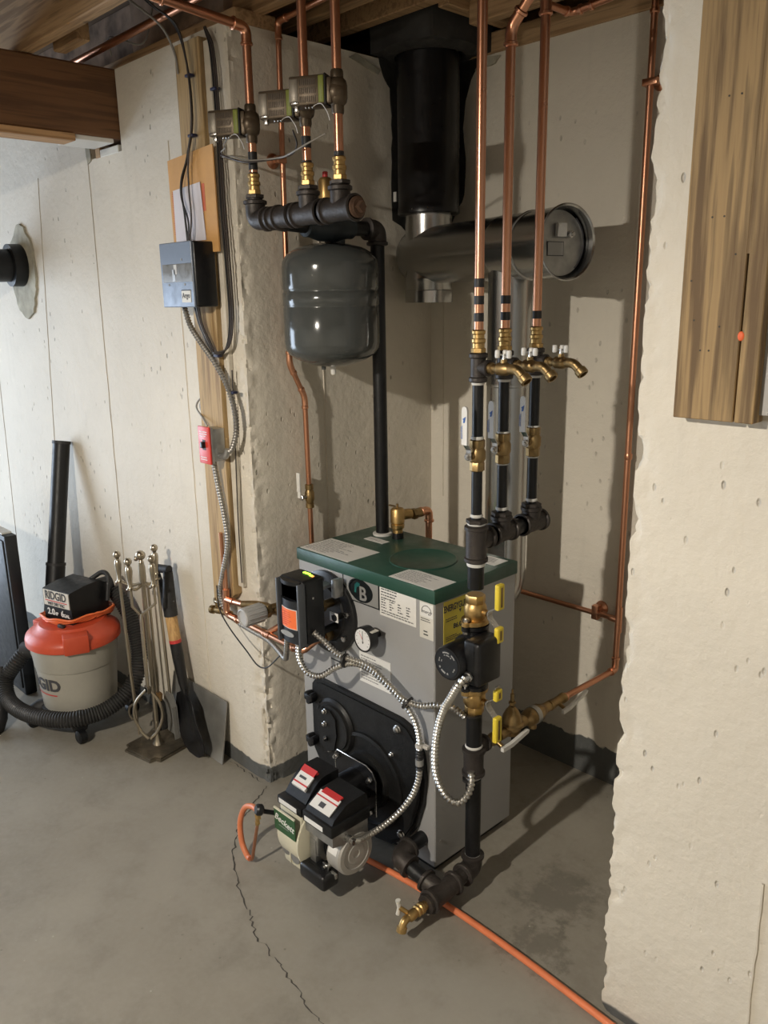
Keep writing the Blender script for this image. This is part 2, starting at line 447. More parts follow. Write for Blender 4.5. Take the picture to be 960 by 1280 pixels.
wl.box(-3.5, -.87, 0, 1.1, 2.09, TOP); wl.box(-.87, -.645, .14, 1.1, 2.09, TOP)
WL = struct('wall_left', wl, 'wall_paint', 30)
WB = struct('wall_back', MB().box(-.02, 1.32, .81, 1.1, 0, TOP), 'wall_paint_back')
cornR = [(1.285, y) for y in reversed(near)]+[(1.285, 0)]+[(1.285+x, 0) for x in near]
WR = struct('wall_right', sweep([(1.285, 1.1), (1.285, .5)]+cornR+[(1.6, 0), (2.4, 0), (4.0, 0), (4.0, 1.1)], 0, TOP, .012, jit_r), 'wall_paint_right', 30)
FL = struct('floor', MB().box(-3.6, 4.1, -5.1, 1.1, -.12, 0), 'floor_concrete')
CE = struct('ceiling', MB().box(-3.6, 4.1, -5.1, 1.1, 2.60, 2.64), 'ceiling_board')
struct('wall_rear', MB().box(-3.6, 4.1, -5.1, -5.0, 0, 2.6), 'wall_paint_room')
struct('wall_far_right', MB().box(4.0, 4.1, -5.0, 0, 0, 2.6), 'wall_paint_room')
wf = MB().box(-3.6, -3.5, -5, -2.7, 0, 2.6).box(-3.6, -3.5, -.8, 0, 0, 2.6).box(-3.6, -3.5, -2.7, -.8, 1.95, 2.6)
struct('wall_far_left', wf, 'wall_paint_room')
W1 = struct('window_1', MB().box(-3.56, -3.52, -2.7, -.8, 0, .06).box(-3.56, -3.52, -2.7, -.8, 1.89, 1.95).box(-3.56, -3.52, -2.7, -2.64, .06, 1.89).box(-3.56, -3.52, -.86, -.8, .06, 1.89).box(-3.56, -3.52, -1.78, -1.72, .06, 1.89), 'white_plastic')   # glazed garden door
# lamp under the joists (behind the camera); dish added to dim the upper walls
for (bx_, by_, bz_), e in BULBS:
    t = thing('ceiling_lamp', 'lamp hanging under the joists out in the room, white dish added to dim the upper walls', 'lamp', (bx_, by_, bz_))
    part('added_dish', MB().lathe([(.02, .085), (.05, .07), (.13, .018), (.15, -.020), (.148, -.020), (.128, .016), (.049, .066), (.02, .08)], (bx_, by_, bz_), Z), 'white_plastic', t)
    part('holder', MB().lathe([(.055, .17), (.055, .13), (.03, .10), (.022, .085)], (bx_, by_, bz_), Z), 'white_plastic', t)
# plaster seams left by the form boards
def seam(parent, pts, nrm, wd=.006, ht=.0025, m='seam_paint', wob=.0025):
    P = [Vector(p) for p in pts]; q = resample(P, .03); nn = Vector(nrm)
    mb = MB(); t = (P[-1]-P[0]).normalized(); s = t.cross(nn); vs = []; 
    for i, p in enumerate(q):
        k = s*(noise.noise(p*17)*wob); w_ = wd*(.6+.5*abs(noise.noise(p*23)))
        a = p+k
        vs += [a-s*w_/2-nn*.002, a-s*w_*.25+nn*ht, a+s*w_*.25+nn*ht, a+s*w_/2-nn*.002]
    fs = [[i*4+k, i*4+k+1, i*4+k+5, i*4+k+4] for i in range(len(q)-1) for k in range(3)]
    mb.add(vs, fs); return part('seam', mb, m, parent)
for x0, x1, m in ((-1.345, -1.62, 'seam_dark'), (-.90, -.95, 'seam_dark'), (-.345, -.345, 'seam_paint'), (-2.0, -2.15, 'seam_dark')):
    seam(WL, [(x0, 0, 2.08), (x1, 0, .08)], (0, -1, 0), .006, .002, m)
seam(WL, [(0, .297, 1.95), (0, .299, .2)], (1, 0, 0), .006, .003)
seam(WB, [(.06, .81, 1.6), (.06, .81, .85)], (0, -1, 0), .008, .003); seam(WB, [(.24, .81, 1.9), (.24, .81, .9)], (0, -1, 0), .01, .002)
seam(WR, [(1.603, 0, .52), (1.603, 0, .03)], (0, -1, 0), .010, .004)
# cracks across the floor
def crack(pts, wd):
    q = resample([Vector((*p, 0)) for p in pts], .012); vs = []; R = random.Random(3)
    for i, p in enumerate(q):
        a = p+V(R.uniform(-.006, .006), R.uniform(-.006, .006), .0006); w_ = wd*R.uniform(.35, 1.2); vs += [a+V(-w_/2, -w_/3, 0), a+V(w_/2, w_/3, 0)]
    return MB().add(vs, [[2*i, 2*i+1, 2*i+3, 2*i+2] for i in range(len(q)-1)])
part('crack', crack([(.0, -.015), (.03, -.07), (.06, -.12), (.10, -.20), (.16, -.25), (.235, -.31), (.35, -.365), (.45, -.40), (.53, -.437), (.64, -.452), (.78, -.475), (.95, -.50), (1.3, -.52)], .0042), 'crack_dark', FL)
part('crack', crack([(-.223, -.016), (-.12, -.012), (-.02, -.014)], .004), 'crack_dark', FL)
# tar smears in the flue corner and the mortar ring round the drain pipe
def blob(pts, o, u, v, d, sub=4, amp=.008):
    P = [Vector((a, b, 0)) for a, b in pts]+[Vector((*pts[0], 0))]; out = []
    for a, b in zip(P, P[1:]):
        for j in range(sub):
            p = a+(b-a)*(j/sub); n = noise.noise_vector(p*31+V(2, 7, 0)); out.append((p.x+n.x*amp, p.y+n.y*amp))
    return MB().prism(out, o, u, v, d)
part('tar_patch', blob([(0, 1.83), (.10, 1.85), (.155, 1.93), (.16, 2.05), (.145, 2.14), (.165, 2.24), (.20, 2.31), (.22, TOP), (0, TOP)], (0, .812, 0), X, Z, (0, -.005, 0)), 'tar', WB)
part('tar_patch', blob([(.62, 1.85), (.70, 1.82), (.806, 1.81), (.806, TOP), (.57, TOP), (.58, 2.30), (.615, 2.25), (.625, 2.15), (.62, 2.0)], (-.002, 0, 0), Y, Z, (.005, 0, 0)), 'tar', WL)
part('plaster_smear', blob([(.02, 2.300), (.10, 2.305), (.12, 2.325), (.05, 2.33)], (.18, .81, 0), X, Z, (0, -.008, 0), 4, .003), 'mortar', WB)
part('plaster_smear', blob([(.44, 2.318), (.56, 2.285), (.57, 2.30), (.47, 2.330)], (0, 0, 0), Y, Z, (.008, 0, 0), 4, .003), 'mortar', WL)
# framing overhead
def beamy(mb, x0, x1, y0, y1, z0, z1, b=.003): return mb.box(x0, x1, y0, y1, z0, z1, b, 1)
sill = MB(); beamy(sill, -3.5, -.0, .03, .17, TOP, TOP+.04); struct('trim_1', sill, 'joist_wood')
struct('trim_2', beamy(MB(), -.0, 1.3, .80, .95, TOP, TOP+.06), 'joist_wood')
struct('trim_3', beamy(MB(), 1.28, 4.0, .03, .17, TOP, TOP+.04), 'joist_wood')
struct('trim_4', beamy(MB(), -3.5, -.3, .17, .21, TOP, 2.60), 'insulation')   # rim board with dirty insulation
struct('trim_5', MB().box(-3.6, 4.1, 1.06, 1.1, TOP, 2.60).box(-3.6, -3.5, 0, 1.1, TOP, 2.60).box(4.0, 4.1, 0, 1.1, TOP, 2.60), 'joist_wood')   # rim boards on the sill
js = []
for i, yy in enumerate((-.295, -.70, -1.10, -1.50, -1.9, -2.3, -2.7, -3.1, -3.5, -3.9, -4.3, -4.7)):
    js.append(solo('floor_joist', beamy(MB(), -3.5, 4.0, yy, yy+.04, 2.34, 2.60), 'joist_wood',
        'pale floor joist resting on the brown beam nearest the concrete wall' if i == 0 else 'floor joist overhead, further into the room from the wall', 'joist', None if i == 0 else 'joists over the room'))
solo('floor_joist', beamy(MB(), -.25, .42, .31, .35, 2.40, 2.60), 'joist_wood', 'dark joist crossing above the expansion tank', 'joist')
solo('floor_joist', beamy(MB(), -.25, .36, .472, .512, 2.405, 2.60), 'joist_y', 'golden brown trimmer joist in front of the dark chimney collar', 'joist')
solo('header_joist', beamy(MB(), .305, .345, .512, .80, 2.395, 2.60), 'joist_y', 'short golden brown header joist beside the dark chimney collar', 'joist')
solo('floor_joist', beamy(MB(), .345, 1.9, .60, .64, 2.36, 2.60), 'joist_wood', 'dark joist running above the copper return risers toward the right wall', 'joist')
solo('floor_joist', beamy(MB(), -.25, 1.9, .09, .13, 2.37, 2.60), 'joist_wood', 'dark joist running over the opening of the boiler recess', 'joist')
solo('blocking', beamy(MB(), -.62, -.45, -.21, -.17, 2.345, 2.58), 'joist_wood', 'short wood block on the beam behind the pale joist', 'wood block')
solo('insulation_batt', blob([(-.62, 2.345), (-.25, 2.345), (-.1, 2.36), (-.05, 2.58), (-.62, 2.58)], (0, .06, 0), X, Z, (0, .10, 0), 6, .02), 'insulation', 'dirty brown insulation stuffed above the left wall', 'insulation')
# main beam, its wood strip and the pocket blocks
solo('main_beam', beamy(MB(), -.80, -.65, -4.9, .10, 2.126, 2.338, .006), 'beam_wood', 'thick dark brown wooden beam ending in a wall pocket', 'beam')
solo('wood_strip', beamy(MB(), -.735, -.645, -2.5, -.155, 2.104, 2.126, .002), 'strip_wood', 'pale wood strip nailed under the dark beam', 'wood strip')
solo('white_shim', beamy(MB(), -.80, -.655, -.15, -.02, 2.112, 2.126, .002), 'white_plastic', 'flat white shim board under the end of the dark beam', 'shim')
solo('shim_block', beamy(MB(), -.80, -.665, -.002, .10, 2.088, 2.112, .002), 'label_cream', 'cream block in the wall pocket under the beam', 'wood block')
solo('shim_block', beamy(MB(), -.835, -.80, -.002, .10, 2.088, 2.120, .002), 'joist_wood', 'small dark block in the wall pocket beside the cream block', 'wood block')
part('pocket_edge', blob([(-.90, 2.075), (-.87, 2.085), (-.87, 2.13), (-.90, 2.14), (-.905, 2.1)], (0, .002, 0), X, Z, (0, -.006, 0), 3, .006), 'mortar', WL)
# plank on the right wall
t = thing('wall_plank', 'weathered pressure-treated plank fixed upright on the right wall', 'plank', (1.44, -.02, 1.385))
pk = MB()
for a, b in ((1.374, 1.4805), (1.4835, 1.515)): pk.box(a, b, -.04, 0, 1.387, 2.33, .0015, 1)
pk.box(1.47, 1.49, -.032, -.002, 1.40, 2.33); pk.box(1.479, 1.485, -.0395, -.002, 1.66, 2.33)
part('board', pk, 'plank_wood', t)
part('orange_mark', MB().ball((1.4825, -.0395, 1.53), .006, 12, (1, .35, 1.35)), 'plank_mark', t, 'orange paint blob on the crack')
nh = MB()
for x, z in ((1.415, 1.505), (1.43, 1.505), (1.445, 1.545), (1.40, 1.555), (1.418, 1.72), (1.438, 1.72), (1.43, 1.90), (1.45, 1.90), (1.39, 1.62), (1.462, 1.66)): nh.cyl((x, -.0405, z), (x, -.039, z), .0017, 8)
part('nail_hole', nh, 'crack_dark', t)['kind'] = 'stuff'
part('backing_strip', MB().box(1.505, 1.53, -.018, 0, 1.40, 2.33, .001, 1), 'grey_plastic', t)

# ------------------------------------------------------------------ boiler
BX0, BX1, BY0, BY1, BZ = .128, .708, .058, .412, .862
t = thing('boiler', 'grey steel oil boiler with dark green top panel in the wall recess', 'boiler', (.418, .235, 0))
part('jacket', MB().box(BX0+.004, BX1-.004, BY0+.004, BY1-.004, .022, .832, .003, 1), 'boiler_grey', t)
part('base_frame', MB().box(BX0+.02, BX1-.02, BY0+.02, BY1-.02, 0, .03), 'cast_black', t)
gt = MB().box(BX0, BX1, BY0, BY1, .824, BZ, .003, 2)
tp = part('top_panel', gt, 'boiler_green', t)
lid = MB().lathe([(.100, 0), (.100, .0035), (.097, .0045), (.094, .0025), (0, .0025)], (.50, .235, BZ-.001), Z, 48)
part('round_knockout', lid, 'boiler_green', tp)
def sticker(parent, pts, m, d=.0008, name='label', o=None, u=X, v=Y, n=None):
    mb = MB().prism(pts, o, u, v, n); return part(name, mb, m, parent)
zt = BZ
def topsticker(x0, x1, y0, y1, rows, seed, dark=True):
    l = part('label', MB().box(x0, x1, y0, y1, zt, zt+.0009), 'label_white', tp)
    part('print', printlines((x0+.01, y0+.01, zt+.0009), X, Y, x1-x0-.02, y1-y0-.02, rows, .0003, seed), 'print_grey', l)['kind'] = 'stuff'
topsticker(.137, .358, .066, .195, 11, 3); topsticker(.533, .700, .062, .152, 8, 4); topsticker(.617, .688, .330, .392, 5, 5); topsticker(.215, .300, .262, .293, 3, 6)
YF = BY0+.004   # front face plane
def fr(x0, x1, z0, z1, m, d=.0012, name='label', par=None, y=None): return part(name, MB().box(x0, x1, (y or YF)-d, (y or YF)+.001, z0, z1), m, par or t)
# logo plate
lp = fr(.341, .495, .753, .829, 'label_silver', .0015, 'logo_plate')
fm = MB()
for a, b, c, d in ((.341, .495, .826, .829), (.341, .495, .753, .756), (.341, .344, .753, .829), (.492, .495, .753, .829)): fm.box(a, b, YF-.0024, YF, c, d)
part('logo_border', fm, 'logo_black', lp)
el = lambda cx, cz, rx, rz, n=40: [(cx+rx*math.cos(2*PI*k/n), cz+rz*math.sin(2*PI*k/n)) for k in range(n)]
part('logo_oval', MB().prism(el(.421, .790, .048, .033), (0, YF-.0015, 0), X, Z, (0, -.0007, 0)), 'logo_black', lp)
part('logo_oval_ring', MB().prism(el(.413, .794, .047, .0325)+el(.416, .793, .045, .0305)[::-1], (0, YF-.0015, 0), X, Z, (0, -.0005, 0)), 'logo_black', lp)
part('logo_letter', textmesh('B', .058, (.428, YF-.0022, .782), X, Z, .0006, bold=.0012), 'label_silver', lp)
part('logo_flash', MB().prism([(.392, .782), (.400, .782), (.402, .800), (.414, .803), (.417, .812), (.404, .815), (.394, .806)], (0, YF-.0022, 0), X, Z, (0, -.0004, 0)), 'logo_teal', lp)
l = fr(.497, .638, .741, .829, 'label_white')
pr = printlines((.503, YF-.0012, .790), X, Z, .125, .034, 4, .0003, 8, .7); pr.merge(printlines((.503, YF-.0012, .762), X, Z, .13, .03, 4, .0003, 9, .55, .4, 4)); pr.merge(printlines((.503, YF-.0012, .746), X, Z, .125, .014, 2, .0003, 10, .9))
part('print', pr, 'print_dark', l)['kind'] = 'stuff'
l = fr(.651, .701, .720, .823, 'label_cream')
part('star_panel', MB().box(.653, .699, YF-.0016, YF-.001, .782, .820), 'label_white', l)
arc = MB().tube([(.676+.017*math.cos(a), YF-.0018, .797+.017*math.sin(a)) for a in [i*PI/12 for i in range(13)]], .0009, 6)
arc.merge(textmesh('energy', .014, (.676, YF-.0018, .797), X, Z, .0004, shear=.3)); arc.merge(printlines((.655, YF-.0014, .767), X, Z, .04, .012, 2, .0003, 12, .9)); arc.merge(printlines((.665, YF-.0014, .727), X, Z, .02, .018, 2, .0003, 13, .9))
part('print', arc, 'print_dark', l)['kind'] = 'stuff'
l = fr(.405, .535, .508, .603, 'label_white')
pr = printlines((.412, YF-.0012, .516), X, Z, .115, .08, 9, .0003, 14, .8); part('print', pr, 'print_grey', l)['kind'] = 'stuff'
l = fr(.275, .345, .535, .580, 'label_silver', name='small_plate'); part('plate_border', MB().box(.275, .345, YF-.002, YF, .535, .539).box(.341, .345, YF-.002, YF, .535, .58), 'logo_black', l)
# energy guide on the right flank
XS = BX1-.004
l = part('energy_label', MB().box(XS, XS+.001, .097, .195, .695, .820), 'label_yellow', t)
part('lettering', textmesh('ENERGYGUIDE', .026, (XS+.0012, .150, .798), Y, Z, .0004, bold=.0006, sx=.62), 'print_dark', l)
tx = textmesh('86.0', .020, (XS+.0012, .152, .742), Y, Z, .0004, bold=.0004); tx.merge(printlines((XS+.001, .105, .760), Y, Z, .08, .012, 2, .0003, 3)); tx.merge(printlines((XS+.001, .105, .704), Y, Z, .08, .016, 3, .0003, 4))
tx.prism([(.158, .786), (.168, .786), (.163, .776)], (XS+.001, 0, 0), Y, Z, (.0004, 0, 0))
part('print', tx, 'print_dark', l)
part('screw', MB().lathe([(.004, 0), (.004, .002), (0, .003)], (XS, .085, .10), X, 10), 'steel', t)
# combustion door
poly = [(.19, .395), (.193, .43), (.208, .449), (.235, .457), (.40, .456), (.585, .453), (.62, .443), (.65, .415), (.671, .37), (.679, .30), (.672, .22), (.645, .135), (.60, .068), (.54, .025), (.475, .012), (.39, .025), (.30, .075), (.235, .14), (.19, .205)]
dr = part('combustion_door', MB().prism(poly, (0, YF, 0), X, Z, (0, -.014, 0)), 'cast_black', t)
inner = [((x-.43)*.955+.43, (z-.24)*.955+.24) for x, z in poly]
part('door_panel', MB().prism(inner, (0, YF-.013, 0), X, Z, (0, -.006, 0)), 'cast_black', dr)
part('sight_port', MB().lathe([(.090, 0), (.090, .008), (.082, .016), (.074, .016), (.072, .022), (0, .022)], (.305, YF-.014, .325), -Y, 40).box(.238, .25, YF-.03, YF, .27, .385), 'cast_black', dr)
part('sight_flap', MB().prism([(-.034, -.06), (.0, -.078), (.034, -.06), (.048, -.01), (.044, .045), (.02, .066), (-.02, .066), (-.036, .05)], (.287, YF-.036, .318), X, Z, (0, -.006, 0)), 'cast_black', dr)
part('burner_ring', MB().lathe([(.150, 0), (.148, .012), (.138, .014), (.136, .006), (.09, .006), (.085, .02), (0, .02)], (.45, YF-.014, .205), -Y, 48), 'cast_black', dr)
for x, z, r in ((.577, .42, .0105), (.587, .085, .0105), (.555, .333, .0055), (.287, .378, .0065), (.285, .335, .0065), (.279, .232, .0045)):
    part('bolt', MB().lathe([(r*1.25, 0), (r*1.25, .003), (r, .004), (r, .010), (r*.6, .012), (0, .012)], (x, YF-.016 if r > .007 else (YF-.042 if z > .3 and x < .3 else YF-.019), z), -Y, 12), 'steel', dr)
part('sight_knob', MB().lathe([(.008, 0), (.009, .006), (.004, .012), (0, .013)], (.287, YF-.042, .285), -Y, 14), 'gloss_black', dr)
for z in (.392, .243):
    kb = MB()
    for k in range(3):
        a = k*2*PI/3+.4; kb.lathe([(.010, -.012), (.0115, 0), (.010, .012)], (.203+.012*math.cos(a), YF-.03, z+.012*math.sin(a)), Y, 14)
    kb.lathe([(.008, -.02), (.008, .03)], (.203, YF-.02, z), Y, 12); kb.box(.185, .224, YF-.045, YF-.024, z-.009, z+.012, .004)
    part('door_knob', kb, 'gloss_black', dr)
# temperature and pressure gauge
g = part('gauge', MB().lathe([(.010, -.0), (.010, .03), (.0355, .034), (.0365, .05), (.0365, .062), (.033, .064), (.032, .060), (0, .060)], (.488, YF, .680), -Y, 36), 'gloss_black', t)
part('dial', MB().lathe([(.0315, 0), (.0315, .001), (0, .001)], (.488, YF-.0602, .680), -Y, 36), 'dial_white', g)
nd_ = MB().box(.4872, .4888, YF-.0622, YF-.0612, .668, .704); nd_.lathe([(.003, 0), (0, .002)], (.488, YF-.0612, .672), -Y, 10)
for k in range(11):
    a = -.7+k*(PI+1.4)/10; nd_.box(.488+.025*math.cos(a)-.0007, .488+.025*math.cos(a)+.0007, YF-.0618, YF-.0611, .68+.025*math.sin(a)-.0012, .68+.025*math.sin(a)+.0012)
part('dial_marks', nd_, 'print_dark', g)
part('needle', MB().prism([(-.001, 0), (.001, 0), (0, .024)], (.488, YF-.0614, .680), Vector((.8, 0, .6)), Vector((-.6, 0, .8)), (0, -.0006, 0)), 'needle_red', g)
part('gauge_tag', MB().box(.500, .522, YF-.055, YF-.03, .7065, .7085), 'label_cream', g)
# tankless coil flange
cf = part('coil_flange', MB().lathe([(.128, 0), (.128, .012), (.120, .016), (.09, .016), (.085, .022), (0, .022)], (.272, YF, .690), -Y, 48), 'gloss_black', t)
for k in range(8):
    a = k*PI/4+.2; part('bolt', hexnut((.272+.106*math.cos(a), YF-.021, .69+.106*math.sin(a)), Y, .009, .010), 'steel', cf)
l = part('coil_tag', MB().box(.330, .366, YF-.046, YF-.0445, .690, .718), 'label_white', cf); part('print', MB().box(.338, .348, YF-.047, YF-.046, .703, .708).box(.345, .358, YF-.047, YF-.046, .697, .702), 'print_dark', l)
part('sensor_stub', MB().cyl((.352, YF-.016, .703), (.352, YF-.05, .703), .010, 14).cyl((.325, YF-.016, .665), (.325, YF-.075, .662), .011, 14), 'cast_black', cf)

# ------------------------------------------------------------------ aquastat control on the coil flange
t = thing('aquastat', 'black boiler control box with green lights and orange sticker', 'control box', (.312, -.08, .65))
AX0, AX1, AY0, AY1, AZ0, AZ1 = .258, .364, -.122, -.028, .652, .846
part('case', MB().box(AX0, AX1, AY0+.016, AY1, AZ0, AZ1, .008, 3), 'plastic_black', t)
fc = MB()
for k in range(9):   # bowed face between two cheeks
    pass
pts = [(AX0+.008+(AX1-AX0-.016)*k/12, -.010*math.sin(PI*k/12)) for k in range(13)]
fcp = [(x, y) for x, y in pts]+[(AX1-.008, .02), (AX0+.008, .02)]
fcv = part('face_cover', MB().prism(fcp, (0, AY0+.012, AZ0+.004), X, Y, (0, 0, .128)), 'panel_black', t)
part('face_hood', MB().prism([(x, y*1.5) for x, y in pts]+[(AX1-.008, .02), (AX0+.008, .02)], (0, AY0+.011, AZ1-.014), X, Y, (0, 0, .011)), 'plastic_black', t)
part('face_recess', MB().box(AX0+.006, AX1-.006, AY0+.016, AY0+.03, AZ0+.128, AZ1-.012), 'gloss_black', t)
for x in (AX0, AX1-.009): part('cheek', MB().box(x, x+.009, AY0, AY0+.03, AZ0-.002, AZ1-.006, .003), 'face_edge', t)
def bow(x0, x1, z0, z1, off, dd, m, name, par):
    P = [(x0+(x1-x0)*k/8) for k in range(9)]; f = lambda x: AY0+.012-.010*math.sin(PI*(x-AX0-.008)/(AX1-AX0-.016))-off
    mb = MB().prism([(x, f(x)) for x in P]+[(x, f(x)+dd) for x in reversed(P)], (0, 0, z0), X, Y, (0, 0, z1-z0)); return part(name, mb, m, par)
os_ = bow(AX0+.017, AX1-.020, AZ0+.048, AZ0+.108, .0012, .0012, 'label_white', 'label_backing', t)
bow(AX0+.019, AX1-.022, AZ0+.050, AZ0+.106, .0018, .001, 'label_orange', 'orange_label', os_)
part('print', printlines((AX0+.024, AY0+.0005, AZ0+.056), X, Z, .05, .044, 7, .0003, 5, .8, .25), 'label_red', os_)['kind'] = 'stuff'
part('maker_plate', MB().prism(el(AX0+.045, AZ0+.030, .030, .0085, 24), (0, AY0+.003, 0), X, Z, (0, -.002, 0)), 'label_silver', t)
for k in range(3): part('led', MB().box(AX0+.040+.010*k, AX0+.047+.010*k, AY0+.070, AY0+.078, AZ1, AZ1+.002), 'led_green', t)
part('led', MB().box(AX0+.074, AX0+.082, AY0+.066, AY0+.073, AZ1, AZ1+.002), 'led_green', t); part('led', MB().box(AX0+.084, AX0+.091, AY0+.064, AY0+.071, AZ1, AZ1+.002), 'led_orange', t)
part('well', MB().cyl((.312, AY1, .735), (.312, YF-.02, .735), .013, 16).lathe([(.019, 0), (.019, .02)], (.312, -.01, .735), Y, 6), 'brass_dull', t)
part('neck', MB().box(.300, .330, AY1, .03, .79, .80).box(.345, .362, .012, .045, .765, .820, .002), 'galv_dull', t)
part('screw', MB().lathe([(.0035, 0), (0, .002)], (AX1, -.07, .79), X, 8), 'steel', t)

# ------------------------------------------------------------------ oil burner on the door
t = thing('oil_burner', 'cream oil burner with black controls bolted to the boiler door', 'burner', (.44, -.15, .05))
BC = V(.445, 0, .205)
part('air_tube', MB().lathe([(.052, 0), (.052, .13), (.058, .135), (.058, .16)], (BC.x, .045, BC.z), -Y, 30), 'gloss_black', t)
fp = [(.352, .128), (.352, .272), (.362, .286), (.49, .286), (.515, .275), (.530, .250), (.530, .135), (.520, .125)]
fl = part('mounting_flange', MB().prism(fp, (0, .004, 0), X, Z, (0, -.004, 0)), 'gloss_black', t)
part('flange_edge', MB().tube([(x, .0, z) for x, z in fp[:1]+fp[1:-1]], .0018, 6), 'steel', fl)
for x, z in ((.366, .270), (.512, .252), (.512, .145)): part('bolt', MB().merge(hexnut((x, -.007, z), Y, .009, .012)).cyl((x, -.012, z), (x, -.02, z), .005, 10), 'steel', fl)
HY, HZ = -.155, .140
hs = MB().lathe([(.080, 0), (.098, .006), (.100, .016), (.100, .085), (.094, .100), (.085, .104)], (.382, HY, HZ), X, 40)
hs.box(.382, .480, -.236, -.10, .140, .228, .006); hs.box(.396, .474, -.240, -.20, .052, .16, .008); hs.box(.39, .486, -.215, -.15, .040, .068, .004)
ho = part('fan_housing', hs, 'cream_paint', t)
part('housing_ribs', MB().box(.428, .433, -.244, -.235, .06, .15, .001).box(.380, .396, -.225, -.10, .150, .17, .004).lathe([(.104, 0), (.104, .006), (.09, .010)], (.482, HY, HZ), X, 40), 'cream_paint', ho)
part('air_shutter', MB().lathe([(.022, 0), (.022, .003), (.0, .004)], (.412, -.240, .100), -Y, 20).lathe([(.02, 0), (.02, .003), (0, .004)], (.452, -.240, .088), -Y, 20), 'galv_dull', ho)
np_ = part('nameplate', MB().box(.384, .478, -.2665, -.262, .188, .256, .001, 1), 'label_green', t)
part('plate_rim', MB().box(.384, .478, -.2675, -.262, .253, .2575), 'cream_paint', np_)
part('lettering', textmesh('Beckett', .028, (.430, -.2667, .226), Vector((.98, 0, -.14)), Vector((.14, 0, .98)), .0006, bold=.0004, shear=.25), 'label_white', np_)
part('print', printlines((.405, -.2667, .206), X, Z, .05, .006, 1, .0004, 2, .8), 'print_grey', np_)['kind'] = 'stuff'
# igniter cover
def wedge(x0, x1, y0, y1, z0, z1, zf, m, name, par):
    """box with a curved sloping front: high at the back (y1), low at the front (y0)"""
    prof = [(y0, z0), (y0, zf)]+[(y0+(y1-y0)*.62*s, zf+(z1-zf)*math.sin(s*PI/2)) for s in (.15, .3, .45, .6, .8, 1)]+[(y1, z1), (y1, z0)]
    return part(name, MB().prism([(y, z) for y, z in prof], (x0, 0, 0), Y, Z, (x1-x0, 0, 0)), m, par)
ig = part('igniter_base', MB().box(.378, .486, -.268, -.085, .258, .284, .004), 'plastic_black', t)
wedge(.388, .480, -.240, -.09, .282, .345, .288, 'plastic_black', 'igniter_cover', t)
part('base_label', MB().box(.387, .466, -.2692, -.2675, .264, .278), 'label_white', ig)
def slope_label(x0, x1, yA, zA, yB, zB, m, name, par, lift=.0012):
    n = V(0, -(zB-zA), (yB-yA)).normalized()*lift
    a = [V(x0, yA, zA), V(x1, yA, zA), V(x1, yB, zB), V(x0, yB, zB)]
    return part(name, MB().add([p-n*2 for p in a]+[p+n for p in a], [[3, 2, 1, 0], [4, 5, 6, 7], [0, 1, 5, 4], [1, 2, 6, 5], [2, 3, 7, 6], [3, 0, 4, 7]]), m, par)
lb = slope_label(.402, .460, -.222, .312, -.168, .3435, 'label_white', 'cover_label', t, .004)
slope_label(.402, .460, -.180, .3385, -.160, .3495, 'label_red', 'red_band', lb, .005); slope_label(.402, .460, -.213, .318, -.209, .3205, 'label_red', 'red_band', lb, .0046)
slope_label(.412, .44, -.197, .3268, -.190, .331, 'print_dark', 'print', lb, .0046)
# primary control on its metal box
jb = part('junction_box', MB().prism([(-.262, .228), (-.262, .262), (-.105, .262), (-.105, .200), (-.14, .200)], (.498, 0, 0), Y, Z, (.114, 0, 0)), 'galv_dull', t)
part('connector', MB().lathe([(.013, 0), (.013, .02), (.010, .02), (.010, .03)], (.612, -.20, .236), X, 14), 'steel', jb)
pb = part('control_base', MB().box(.494, .616, -.270, -.095, .258, .292, .004), 'plastic_black', t)
part('control_cover', MB().prism([(-.262, .29), (-.250, .305), (-.195, .332), (-.11, .336), (-.10, .325), (-.10, .29)], (.500, 0, 0), Y, Z, (.110, 0, 0)), 'plastic_black', t)
part('base_label', MB().box(.503, .580, -.2712, -.2695, .264, .278), 'label_white', pb)
lb = slope_label(.507, .590, -.250, .3055, -.196, .332, 'label_white', 'cover_label', t, .0022)
slope_label(.515, .585, -.203, .3285, -.180, .3325, 'label_red', 'red_band', lb, .005); slope_label(.507, .590, -.215, .3225, -.211, .3245, 'label_red', 'red_band', lb, .0028)
slope_label(.535, .556, -.240, .3103, -.225, .3177, 'print_dark', 'window', lb, .0028)
part('reset_button', MB().box(.485, .497, -.20, -.17, .30, .312, .003), 'grey_plastic', t)
# the controls sit a little closer in and lower than first laid out
def burner_fit(o):
    for q in o.data.vertices:
        q.co.y = -.24+((q.co.y+ORG[t.name].y)+.268)*.80-ORG[t.name].y; q.co.z -= .030
for o in list(t.children):
    if o.name.split('.')[0] in ('nameplate', 'igniter_base', 'igniter_cover', 'base_label', 'cover_label', 'junction_box', 'control_base', 'control_cover', 'reset_button'):
        burner_fit(o)
        for c in o.children: burner_fit(c)
        if o.name.startswith('nameplate'):
            for c in [o]+list(o.children):
                for q in c.data.vertices: q.co.y -= .019
